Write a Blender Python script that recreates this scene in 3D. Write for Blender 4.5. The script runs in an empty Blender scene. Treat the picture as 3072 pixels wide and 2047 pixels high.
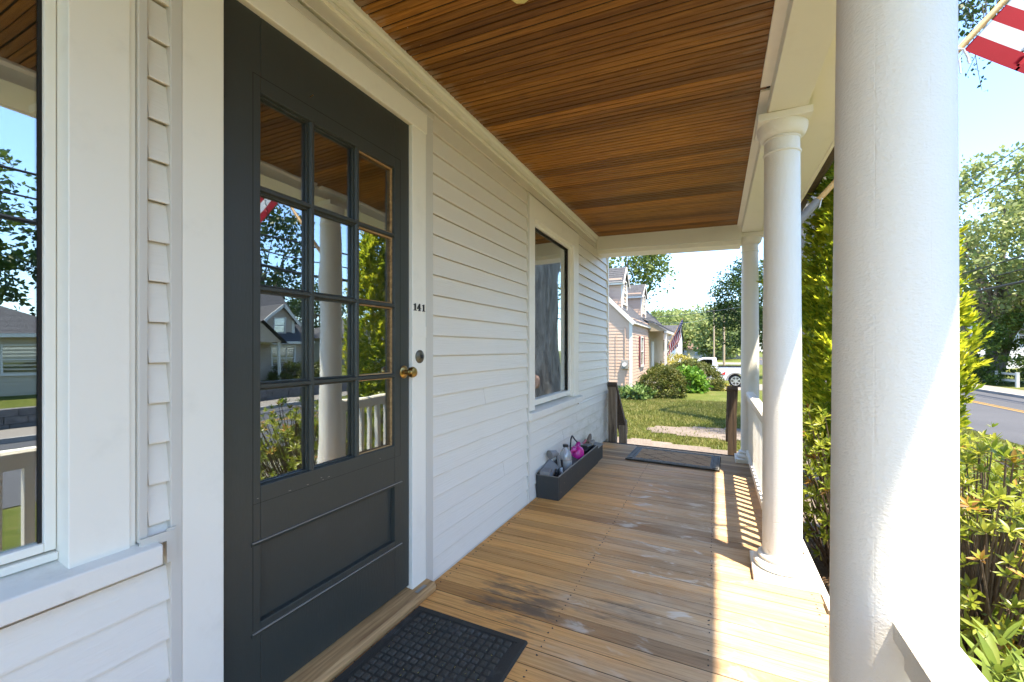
import bpy, bmesh, math, random
import numpy as np
from mathutils import Vector, Matrix, Quaternion
R = math.radians
random.seed(7); rng = np.random.default_rng(11)
scene = bpy.context.scene
COL = scene.collection
S = 0.0214                      # the porch falls away from the house by about 1.2 degrees
CAMX, CAMZ = 1.202, 1.08

# ------------------------------------------------------------------ camera, sky, sun, exposure
cam_d = bpy.data.cameras.new('camera'); cam = bpy.data.objects.new('camera', cam_d); COL.objects.link(cam)
cam_d.sensor_width = 36.0; cam_d.lens = 36.0 * 1317 / 3072
cam_d.shift_y = 23.5 / 3072
cam_d.clip_start = 0.03; cam_d.clip_end = 2000
cam.location = (CAMX, 0, CAMZ); cam.rotation_euler = (R(90), 0, R(24.89))
scene.camera = cam
SUN_AZ = math.atan2(1.0, -0.655); SUN_EL = R(70)
world = bpy.data.worlds.new('World'); scene.world = world; world.use_nodes = True
wt = world.node_tree
sky = wt.nodes.new('ShaderNodeTexSky'); sky.sky_type = 'NISHITA'; sky.sun_disc = False
sky.sun_elevation = SUN_EL; sky.sun_rotation = SUN_AZ
sky.air_density = 1.0; sky.dust_density = 0.6; sky.ozone_density = 1.6
bg = wt.nodes['Background']; bg.inputs['Strength'].default_value = 0.108
tint = wt.nodes.new('ShaderNodeMix'); tint.data_type = 'RGBA'; tint.blend_type = 'MULTIPLY'; tint.inputs[0].default_value = 1.0
tint.inputs[7].default_value = (0.555, 0.635, 0.73, 1)        # the deep polarised blue of that day
wt.links.new(sky.outputs[0], tint.inputs[6]); wt.links.new(tint.outputs[2], bg.inputs['Color'])
sun_d = bpy.data.lights.new('sun', 'SUN'); sun = bpy.data.objects.new('sun', sun_d); COL.objects.link(sun)
sun_d.energy = 2.1; sun_d.angle = R(0.9); sun_d.color = (1.0, 0.89, 0.72)
sdir = Vector((math.cos(SUN_EL) * math.sin(SUN_AZ), math.cos(SUN_EL) * math.cos(SUN_AZ), math.sin(SUN_EL)))
sun.rotation_euler = sdir.to_track_quat('Z', 'Y').to_euler(); sun.location = (30, -20, 60)
vs = scene.view_settings
vs.view_transform = 'Standard'; vs.look = 'None'; vs.exposure = 3.1; vs.gamma = 1.0; vs.use_curve_mapping = False
scene.cycles.max_bounces = 10; scene.cycles.diffuse_bounces = 5; scene.cycles.glossy_bounces = 5
scene.cycles.transparent_max_bounces = 16

# ------------------------------------------------------------------ node helpers
class G:
    def __init__(s, mat):
        s.t = mat.node_tree
    def n(s, typ, ins=None, **props):
        nd = s.t.nodes.new(typ)
        for k, v in props.items(): setattr(nd, k, v)
        for k, v in (ins or {}).items():
            sock = nd.inputs[k]
            if isinstance(v, bpy.types.NodeSocket): s.t.links.new(v, sock)
            else: sock.default_value = v
        return nd
    def mix(s, fac, a, b, blend='MIX'):
        nd = s.n('ShaderNodeMix', data_type='RGBA', blend_type=blend)
        for i, v in ((0, fac), (6, a), (7, b)):
            if isinstance(v, bpy.types.NodeSocket): s.t.links.new(v, nd.inputs[i])
            else: nd.inputs[i].default_value = v if i == 0 else (tuple(v) + (1,))[:4]
        return nd.outputs[2]
    def math(s, op, a, b=0.0, clamp=False):
        nd = s.n('ShaderNodeMath', operation=op, use_clamp=clamp)
        for i, v in ((0, a), (1, b)):
            if isinstance(v, bpy.types.NodeSocket): s.t.links.new(v, nd.inputs[i])
            else: nd.inputs[i].default_value = v
        return nd.outputs[0]
    def ss(s, v, a, b):
        return s.n('ShaderNodeMapRange', {'Value': v, 'From Min': a, 'From Max': b}, interpolation_type='SMOOTHSTEP').outputs[0]
    def noise(s, vec, scale, detail=4.0, rough=0.55, dist=0.0):
        return s.n('ShaderNodeTexNoise', {'Vector': vec, 'Scale': scale, 'Detail': detail, 'Roughness': rough, 'Distortion': dist}).outputs[0]
    def ramp(s, fac, stops):
        nd = s.n('ShaderNodeValToRGB', {'Fac': fac}); cr = nd.color_ramp
        while len(cr.elements) < len(stops): cr.elements.new(0.5)
        for e, (p, c) in zip(cr.elements, stops): e.position = p; e.color = (tuple(c) + (1,))[:4]
        return nd.outputs[0]
    def mapping(s, vec, scale=(1, 1, 1), loc=(0, 0, 0)):
        return s.n('ShaderNodeMapping', {'Vector': vec, 'Scale': scale, 'Location': loc}).outputs[0]

def new_mat(name):
    m = bpy.data.materials.new(name); m.use_nodes = True
    g = G(m); p = m.node_tree.nodes['Principled BSDF']
    return m, g, p
def link(g, a, b): g.t.links.new(a, b)
def objvec(g, rand=True):
    tc = g.n('ShaderNodeTexCoord').outputs['Object']
    if not rand: return tc
    oi = g.n('ShaderNodeObjectInfo').outputs['Random']
    off = g.n('ShaderNodeCombineXYZ', {0: g.math('MULTIPLY', oi, 37.0), 1: g.math('MULTIPLY', oi, 91.0), 2: g.math('MULTIPLY', oi, 53.0)}).outputs[0]
    return g.n('ShaderNodeVectorMath', {0: tc, 1: off}, operation='ADD').outputs[0]

def paint(name, col, rough=0.5, bump=0.15, bscale=(60, 60, 60), dirt=0.12, dirtcol=(0.30, 0.27, 0.20), spec=0.4, var=0.0, dscale=6.0):
    m, g, p = new_mat(name)
    pos = g.n('ShaderNodeNewGeometry').outputs['Position']
    d = g.ss(g.noise(pos, dscale, 6, 0.65), 0.52, 0.8)
    c = g.mix(g.math('MULTIPLY', d, dirt), col, dirtcol)
    if name == 'vinyl_siding':
        xyz = g.n('ShaderNodeSeparateXYZ', {0: pos})
        mo = g.math('MULTIPLY', g.math('MULTIPLY', g.ss(xyz.outputs[1], 3.3, 4.3), g.ss(xyz.outputs[2], 0.62, 0.25)), g.ss(g.noise(g.mapping(pos, (1, 5, 9)), 1.0, 5, 0.65), 0.42, 0.62))
        c = g.mix(g.math('MULTIPLY', mo, 0.38), c, (0.44, 0.40, 0.24))
        sp = g.math('MULTIPLY', g.ss(g.noise(g.mapping(pos, (1, 26, 34)), 1.0, 3, 0.6), 0.70, 0.78), g.ss(xyz.outputs[2], 0.9, 0.1))
        c = g.mix(g.math('MULTIPLY', sp, 0.35), c, (0.42, 0.39, 0.33))
    if var:
        oi = g.n('ShaderNodeObjectInfo').outputs['Random']
        c = g.mix(g.math('MULTIPLY', oi, var), c, tuple(x * 0.7 for x in col))
    link(g, c, p.inputs['Base Color'])
    p.inputs['Roughness'].default_value = rough; p.inputs['Specular IOR Level'].default_value = spec
    if bump:
        h = g.noise(g.mapping(pos, bscale), 1.0, 4, 0.6)
        b = g.n('ShaderNodeBump', {'Height': h, 'Strength': bump, 'Distance': 0.004})
        link(g, b.outputs[0], p.inputs['Normal'])
    return m
def plain(name, col, rough=0.6, metal=0.0, spec=0.4):
    m, g, p = new_mat(name)
    pos = g.n('ShaderNodeNewGeometry').outputs['Position']
    c = g.mix(g.noise(pos, 18, 4), tuple(x * 0.85 for x in col), tuple(min(1, x * 1.12) for x in col))
    link(g, c, p.inputs['Base Color'])
    p.inputs['Roughness'].default_value = rough; p.inputs['Metallic'].default_value = metal; p.inputs['Specular IOR Level'].default_value = spec
    return m

M = {}
M['trim'] = paint('trim_white_paint', (0.87, 0.82, 0.70), 0.42, 0.12, (40, 40, 40), 0.14)
M['trim_rough'] = paint('beam_paint', (0.82, 0.79, 0.68), 0.5, 0.15, (30, 30, 30), 0.10)
M['siding'] = paint('vinyl_siding', (0.80, 0.745, 0.64), 0.45, 0.35, (160, 5, 140), 0.05, var=0.07)
M['channel'] = paint('siding_channel', (0.62, 0.58, 0.50), 0.45, 0.05, (60, 60, 60), 0.06)
M['sill'] = paint('sill_paint', (0.80, 0.76, 0.67), 0.45, 0.2, (50, 50, 50), 0.32, (0.30, 0.28, 0.2), dscale=9)
M['door'] = paint('charcoal_door_paint', (0.041, 0.045, 0.038), 0.42, 0.22, (180, 180, 26), 0.10, (0.10, 0.10, 0.09), spec=0.45)
M['scuff'] = plain('bare_scuffed_edge', (0.30, 0.27, 0.22), 0.7)
M['black_iron'] = plain('aged_iron', (0.06, 0.052, 0.045), 0.5, 0.6)
M['number'] = plain('number_black', (0.02, 0.02, 0.02), 0.4)
M['brass'] = plain('aged_brass', (0.42, 0.27, 0.09), 0.28, 1.0)
M['brass_bright'] = plain('polished_brass', (0.80, 0.55, 0.14), 0.16, 1.0)
M['dark'] = plain('dark_void', (0.02, 0.018, 0.015), 0.9)
M['room'] = plain('interior_wall', (0.22, 0.19, 0.16), 0.9)
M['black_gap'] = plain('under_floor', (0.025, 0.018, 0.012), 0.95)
M['worn_rubber'] = paint('dusty_rubber', (0.078, 0.071, 0.056), 0.9, 0.6, (260, 260, 260), 0.9, (0.20, 0.195, 0.185), dscale=7, spec=0.15)
M['rubber'] = paint('black_rubber', (0.046, 0.042, 0.033), 0.85, 0.6, (260, 260, 260), 0.75, (0.15, 0.15, 0.145), dscale=6, spec=0.25)
M['rubber_grey'] = plain('worn_grey_rubber', (0.23, 0.22, 0.195), 0.6)
M['planter'] = paint('planter_paint', (0.040, 0.042, 0.040), 0.5, 0.25, (90, 90, 90), 0.2, (0.12, 0.11, 0.1), dscale=14)
M['planter_edge'] = plain('worn_planter_edge', (0.30, 0.26, 0.2), 0.7)
M['grey_plastic'] = plain('grey_plastic', (0.22, 0.21, 0.20), 0.45)
M['black_plastic'] = plain('black_plastic', (0.022, 0.022, 0.024), 0.4)
M['white_plastic'] = plain('white_plastic', (0.72, 0.71, 0.68), 0.4)
M['red_plastic'] = plain('red_plastic', (0.42, 0.03, 0.03), 0.4)
M['soil'] = plain('potting_soil', (0.06, 0.045, 0.03), 0.95)

# column paint with brushed, orange-peel relief
def column_paint():
    m, g, p = new_mat('column_paint')
    pos = g.n('ShaderNodeNewGeometry').outputs['Position']
    d = g.ss(g.noise(pos, 13, 6, 0.7), 0.60, 0.70)
    z = g.n('ShaderNodeSeparateXYZ', {0: pos}).outputs[2]
    low = g.ss(z, 0.45, 0.0)
    c = g.mix(g.math('MULTIPLY', d, g.math('ADD', g.math('MULTIPLY', low, 0.5), 0.04)), (0.80, 0.77, 0.69), (0.34, 0.27, 0.18))
    link(g, c, p.inputs['Base Color']); p.inputs['Roughness'].default_value = 0.45
    h1 = g.noise(g.mapping(pos, (120, 120, 210)), 1.0, 4, 0.65)
    h2 = g.noise(g.mapping(pos, (30, 30, 9)), 1.0, 4, 0.6)
    vor = g.n('ShaderNodeTexVoronoi', {'Vector': g.mapping(pos, (8, 8, 4)), 'Scale': 1.0}, feature='DISTANCE_TO_EDGE').outputs[0]
    crack = g.math('MULTIPLY', g.ss(vor, 0.012, 0.0), g.math('MULTIPLY', low, -0.9))
    oc = g.n('ShaderNodeSeparateXYZ', {0: g.n('ShaderNodeTexCoord').outputs['Object']})
    ang = g.math('ARCTAN2', oc.outputs[1], oc.outputs[0]); seam = None
    for a0 in (-2.05, -1.2, 2.6):
        q = g.ss(g.math('ABSOLUTE', g.math('SUBTRACT', g.math('ADD', ang, g.math('MULTIPLY', g.math('SUBTRACT', h2, 0.5), 0.02)), a0)), 0.018, 0.004)
        seam = q if seam is None else g.math('MAXIMUM', seam, q)
    crack = g.math('SUBTRACT', crack, g.math('MULTIPLY', seam, g.math('MULTIPLY', g.ss(h2, 0.35, 0.6), 0.16)))
    h = g.math('ADD', g.math('ADD', h1, g.math('MULTIPLY', h2, 0.7)), crack)
    b = g.n('ShaderNodeBump', {'Height': h, 'Strength': 0.7, 'Distance': 0.003})
    link(g, b.outputs[0], p.inputs['Normal'])
    return m
M['column'] = column_paint()

def glass(name, refl, tint=(0.9, 0.95, 0.93), wav=0.02):
    m, g, p = new_mat(name); g.t.nodes.remove(p)
    out = g.t.nodes['Material Output']
    pos = g.n('ShaderNodeNewGeometry').outputs['Position']
    h = g.noise(pos, 5.0, 1, 0.4)
    b = g.n('ShaderNodeBump', {'Height': h, 'Strength': wav, 'Distance': 0.05}).outputs[0]
    gl = g.n('ShaderNodeBsdfGlossy', {'Color': (0.93, 0.96, 0.98, 1), 'Roughness': 0.0, 'Normal': b}).outputs[0]
    tr = g.n('ShaderNodeBsdfTransparent', {'Color': tint + (1,)}).outputs[0]
    mx = g.n('ShaderNodeMixShader', {0: refl, 1: tr, 2: gl}).outputs[0]
    link(g, mx, out.inputs['Surface'])
    return m
M['pane'] = glass('door_pane_glass', 0.28, wav=0.012)
M['window_glass'] = glass('window_glass', 0.34, (0.8, 0.86, 0.84), 0.006)
M['trunk_glass'] = glass('far_window_glass', 0.52, (0.8, 0.86, 0.84), 0.006)
M['far_glass'] = glass('neighbour_glass', 0.3, (0.5, 0.52, 0.52), 0.0)

def deck_wood():
    m, g, p = new_mat('weathered_deck_wood')
    ov = objvec(g); oi = g.n('ShaderNodeObjectInfo').outputs['Random']
    pos = g.n('ShaderNodeNewGeometry').outputs['Position']
    xyz = g.n('ShaderNodeSeparateXYZ', {0: pos}); X, Y = xyz.outputs[0], xyz.outputs[1]
    grain = g.noise(g.mapping(ov, (2.4, 85, 20)), 1.0, 8, 0.74, 0.9)
    fine = g.noise(g.mapping(ov, (9, 380, 60)), 1.0, 4, 0.7)
    warm = g.ramp(grain, [(0.25, (0.30, 0.125, 0.036)), (0.50, (0.68, 0.34, 0.105)), (0.76, (0.82, 0.49, 0.18))])
    grey = g.ramp(grain, [(0.25, (0.17, 0.11, 0.055)), (0.48, (0.41, 0.285, 0.165)), (0.76, (0.54, 0.405, 0.26))])
    # wear: boards are varnished near the house, bleached towards the open edge
    wn = g.noise(g.mapping(pos, (1.2, 3.0, 1)), 1.0, 5, 0.6)
    wear = g.ss(g.math('ADD', X, g.math('MULTIPLY', g.math('SUBTRACT', wn, 0.5), 1.5)), 0.35, 1.3)
    far = g.ss(Y, 3.1, 4.6)
    wear = g.math('MAXIMUM', wear, g.math('MULTIPLY', far, g.ss(wn, 0.3, 0.6)))
    c = g.mix(wear, warm, grey)
    c = g.mix(g.math('MULTIPLY', g.ss(fine, 0.58, 0.8), 0.55), c, (0.10, 0.065, 0.035))
    tone = g.ramp(oi, [(0.0, (0.66, 0.60, 0.55)), (0.3, (0.92, 0.90, 0.88)), (0.65, (1.04, 1.02, 1.0)), (1.0, (1.2, 1.14, 1.04))])
    c = g.mix(1.0, c, tone, 'MULTIPLY')
    # grey-black mildew smears by the door mat and under the walking line
    brk = g.n('ShaderNodeCombineXYZ', {0: g.math('MULTIPLY', oi, 0.22), 1: 0.0, 2: g.math('MULTIPLY', oi, 0.5)}).outputs[0]
    bpos = g.n('ShaderNodeVectorMath', {0: pos, 1: brk}, operation='ADD').outputs[0]
    st = g.noise(g.mapping(bpos, (3.2, 13, 1), (2.3, 0.4, 0)), 1.0, 5, 0.65)
    d1 = g.n('ShaderNodeVectorMath', {0: pos, 1: (0.42, 1.72, 0)}, operation='DISTANCE').outputs['Value']
    d2 = g.n('ShaderNodeVectorMath', {0: pos, 1: (0.85, 1.78, 0)}, operation='DISTANCE').outputs['Value']
    reg = g.math('MAXIMUM', g.ss(d1, 0.40, 0.1), g.math('MULTIPLY', g.ss(d2, 0.42, 0.1), 0.75))
    dark = g.math('MULTIPLY', g.ss(g.math('ADD', st, g.math('MULTIPLY', reg, 0.20)), 0.64, 0.80), g.math('ADD', g.math('MULTIPLY', reg, 0.72), 0.06))
    c = g.mix(dark, c, (0.10, 0.08, 0.06))
    # chalky scuffs along the middle of the floor
    sc = g.noise(g.mapping(bpos, (4.5, 9.5, 1), (7.1, 3.3, 0)), 1.0, 5, 0.62, 0.7)
    band = g.math('MULTIPLY', g.ss(X, 0.45, 0.75), g.ss(X, 1.5, 1.15))
    band = g.math('MULTIPLY', band, g.math('MULTIPLY', g.ss(Y, 1.2, 1.9), g.ss(Y, 4.6, 3.7)))
    chalk = g.math('MULTIPLY', g.ss(sc, 0.56, 0.70), g.math('MULTIPLY', band, 0.85))
    c = g.mix(chalk, c, (0.72, 0.62, 0.48))
    hz_ = g.math('MULTIPLY', g.math('MULTIPLY', g.ss(g.noise(g.mapping(bpos, (1.6, 4.5, 1)), 1.0, 5, 0.7), 0.40, 0.66), band), 0.42)
    c = g.mix(hz_, c, (0.62, 0.50, 0.35))
    link(g, c, p.inputs['Base Color'])
    link(g, g.math('ADD', g.math('MULTIPLY', wear, 0.2), 0.5), p.inputs['Roughness'])
    p.inputs['Specular IOR Level'].default_value = 0.16
    h = g.math('ADD', grain, g.math('MULTIPLY', fine, 0.8))
    link(g, g.n('ShaderNodeBump', {'Height': h, 'Strength': 0.35, 'Distance': 0.002}).outputs[0], p.inputs['Normal'])
    return m
M['deck'] = deck_wood()

def ceiling_wood():
    m, g, p = new_mat('stained_ceiling_wood')
    ov = objvec(g); oi = g.n('ShaderNodeObjectInfo').outputs['Random']
    pos = g.n('ShaderNodeNewGeometry').outputs['Position']
    xyz = g.n('ShaderNodeSeparateXYZ', {0: pos}); X = xyz.outputs[0]
    grain = g.noise(g.mapping(ov, (3.2, 75, 30)), 1.0, 8, 0.72, 1.2)
    fine = g.noise(g.mapping(ov, (7, 300, 60)), 1.0, 3, 0.6)
    c = g.ramp(grain, [(0.24, (0.075, 0.026, 0.006)), (0.46, (0.28, 0.112, 0.017)), (0.72, (0.50, 0.225, 0.040))])
    c = g.mix(g.math('MULTIPLY', g.ss(fine, 0.55, 0.8), 0.5), c, (0.06, 0.022, 0.008))
    tone = g.ramp(oi, [(0.0, (0.48, 0.46, 0.50)), (0.35, (0.80, 0.80, 0.84)), (0.7, (1.02, 1.04, 1.06)), (1.0, (1.30, 1.26, 1.1))])
    c = g.mix(1.0, c, tone, 'MULTIPLY')
    # bleached, peeling varnish at both ends of the boards
    en = g.noise(g.mapping(ov, (6, 40, 1)), 1.0, 5, 0.65)
    edge = g.math('MAXIMUM', g.ss(X, 0.16, 0.02), g.math('MULTIPLY', g.ss(X, 1.0, 1.42), 0.75))
    wv = g.math('MULTIPLY', g.ss(g.math('ADD', en, g.math('MULTIPLY', edge, 0.25)), 0.62, 0.8), edge)
    c = g.mix(g.math('MULTIPLY', wv, 0.6), c, (0.36, 0.27, 0.19))
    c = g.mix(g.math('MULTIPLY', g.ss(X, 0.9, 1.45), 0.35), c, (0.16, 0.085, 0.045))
    sp = g.math('MULTIPLY', g.ss(g.noise(g.mapping(pos, (55, 90, 1)), 1.0, 2, 0.5), 0.76, 0.80), g.ss(g.noise(pos, 2.2, 2, 0.5), 0.48, 0.6))
    c = g.mix(sp, c, (0.55, 0.48, 0.36))
    link(g, c, p.inputs['Base Color'])
    link(g, g.math('ADD', g.math('MULTIPLY', en, 0.25), 0.36), p.inputs['Roughness'])
    p.inputs['Specular IOR Level'].default_value = 0.18
    h = g.math('ADD', grain, g.math('MULTIPLY', fine, 0.8))
    link(g, g.n('ShaderNodeBump', {'Height': h, 'Strength': 0.3, 'Distance': 0.002}).outputs[0], p.inputs['Normal'])
    return m
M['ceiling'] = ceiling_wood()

def raw_wood(name, c0, c1, axis='Z', rough=0.8):
    m, g, p = new_mat(name)
    ov = objvec(g)
    sc = {'Z': (60, 60, 3), 'Y': (60, 3, 60), 'X': (3, 60, 60)}[axis]
    gr = g.noise(g.mapping(ov, sc), 1.0, 6, 0.65, 0.8)
    link(g, g.ramp(gr, [(0.28, c0), (0.72, c1)]), p.inputs['Base Color'])
    p.inputs['Roughness'].default_value = rough
    link(g, g.n('ShaderNodeBump', {'Height': gr, 'Strength': 0.5, 'Distance': 0.003}).outputs[0], p.inputs['Normal'])
    return m
M['threshold'] = raw_wood('threshold_wood', (0.22, 0.11, 0.04), (0.62, 0.37, 0.15), 'Y', 0.7)
M['old_wood'] = raw_wood('old_grey_wood', (0.07, 0.045, 0.028), (0.34, 0.25, 0.16), 'Z')
M['dark_wood'] = raw_wood('dark_weathered_wood', (0.035, 0.022, 0.014), (0.13, 0.085, 0.05), 'Z')
M['pole_wood'] = raw_wood('flagpole_wood', (0.50, 0.28, 0.085), (0.68, 0.43, 0.16), 'X', 0.45)
M['utility_wood'] = raw_wood('utility_pole_wood', (0.25, 0.18, 0.11), (0.46, 0.35, 0.23), 'Z')
def bark_mat():
    m, g, p = new_mat('tree_bark'); pos = g.n('ShaderNodeNewGeometry').outputs['Position']
    a = g.noise(g.mapping(pos, (9, 9, 1.1)), 1.0, 7, 0.7, 0.8); b = g.noise(g.mapping(pos, (38, 38, 5)), 1.0, 5, 0.7, 0.4)
    h = g.math('ADD', g.math('MULTIPLY', a, 0.6), g.math('MULTIPLY', b, 0.4))
    link(g, g.ramp(h, [(0.36, (0.04, 0.032, 0.025)), (0.5, (0.20, 0.168, 0.13)), (0.64, (0.36, 0.315, 0.255))]), p.inputs['Base Color'])
    p.inputs['Roughness'].default_value = 0.95; p.inputs['Specular IOR Level'].default_value = 0.15
    link(g, g.n('ShaderNodeBump', {'Height': h, 'Strength': 1.0, 'Distance': 0.05}).outputs[0], p.inputs['Normal']); return m
M['bark'] = bark_mat()
M['stem'] = raw_wood('shrub_stem', (0.06, 0.04, 0.025), (0.2, 0.14, 0.09), 'Z', 0.9)

def leaf_mat(name, c0, c1, c2, trans=0.35, scale=0.8, spec=0.3, rough=0.5):
    m, g, p = new_mat(name); out = g.t.nodes['Material Output']
    geo = g.n('ShaderNodeNewGeometry'); pos = geo.outputs['Position']
    oi = g.n('ShaderNodeObjectInfo').outputs['Random']
    v = g.math('ADD', g.math('MULTIPLY', g.noise(pos, scale, 3, 0.6), 0.6), g.math('MULTIPLY', geo.outputs['Random Per Island'], 0.4))
    v = g.math('ADD', v, g.math('MULTIPLY', g.math('SUBTRACT', oi, 0.5), 0.12))
    c = g.ramp(v, [(0.28, c0), (0.5, c1), (0.74, c2)])
    link(g, c, p.inputs['Base Color']); p.inputs['Roughness'].default_value = rough; p.inputs['Specular IOR Level'].default_value = spec
    tr = g.n('ShaderNodeBsdfTranslucent', {'Color': c}).outputs[0]
    link(g, g.n('ShaderNodeMixShader', {0: trans, 1: p.outputs[0], 2: tr}).outputs[0], out.inputs['Surface'])
    return m
M['leaf_maple'] = leaf_mat('maple_leaves', (0.035, 0.075, 0.012), (0.075, 0.125, 0.02), (0.15, 0.19, 0.03), 0.35, 0.6)
M['leaf_dark'] = leaf_mat('dark_leaves', (0.018, 0.045, 0.010), (0.038, 0.075, 0.014), (0.075, 0.115, 0.022), 0.3, 0.5)
M['leaf_light'] = leaf_mat('light_leaves', (0.06, 0.105, 0.018), (0.12, 0.17, 0.03), (0.21, 0.24, 0.05), 0.4, 0.35)
M['leaf_pine'] = leaf_mat('pine_needles', (0.015, 0.038, 0.014), (0.03, 0.06, 0.02), (0.055, 0.09, 0.03), 0.2, 0.6)
M['leaf_thuja'] = leaf_mat('arborvitae_sprays', (0.16, 0.25, 0.016), (0.44, 0.48, 0.028), (0.68, 0.63, 0.05), 0.62, 3.5)
M['leaf_rhodo'] = leaf_mat('rhododendron_leaves', (0.11, 0.17, 0.018), (0.25, 0.30, 0.03), (0.44, 0.42, 0.055), 0.5, 2.5, 0.5, 0.35)
M['leaf_rhodo_old'] = leaf_mat('turning_leaves', (0.28, 0.17, 0.02), (0.34, 0.20, 0.03), (0.34, 0.15, 0.075), 0.3, 2.5, 0.4, 0.4)
M['leaf_shrub'] = leaf_mat('shrub_leaves', (0.045, 0.065, 0.010), (0.085, 0.105, 0.015), (0.15, 0.13, 0.022), 0.25, 1.6)
M['leaf_bright'] = leaf_mat('hydrangea_leaves', (0.06, 0.14, 0.012), (0.11, 0.23, 0.02), (0.18, 0.30, 0.03), 0.35, 2.0)
M['leaf_yellow'] = leaf_mat('golden_shrub_leaves', (0.20, 0.19, 0.03), (0.36, 0.32, 0.06), (0.50, 0.43, 0.11), 0.35, 2.0)
M['leaf_hosta'] = leaf_mat('hosta_leaves', (0.04, 0.085, 0.014), (0.09, 0.15, 0.03), (0.22, 0.28, 0.10), 0.25, 5.0)
M['leaf_far'] = leaf_mat('far_sunlit_leaves', (0.13, 0.18, 0.05), (0.22, 0.27, 0.08), (0.33, 0.35, 0.13), 0.4, 0.15)  # distance haze and sun glare put into this paler leaf colour
M['grass'] = leaf_mat('grass_blades', (0.085, 0.11, 0.015), (0.15, 0.165, 0.028), (0.26, 0.225, 0.07), 0.35, 1.2)
M['weeds'] = leaf_mat('weed_leaves', (0.09, 0.15, 0.025), (0.17, 0.23, 0.035), (0.29, 0.31, 0.06), 0.35, 3.0)

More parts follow.
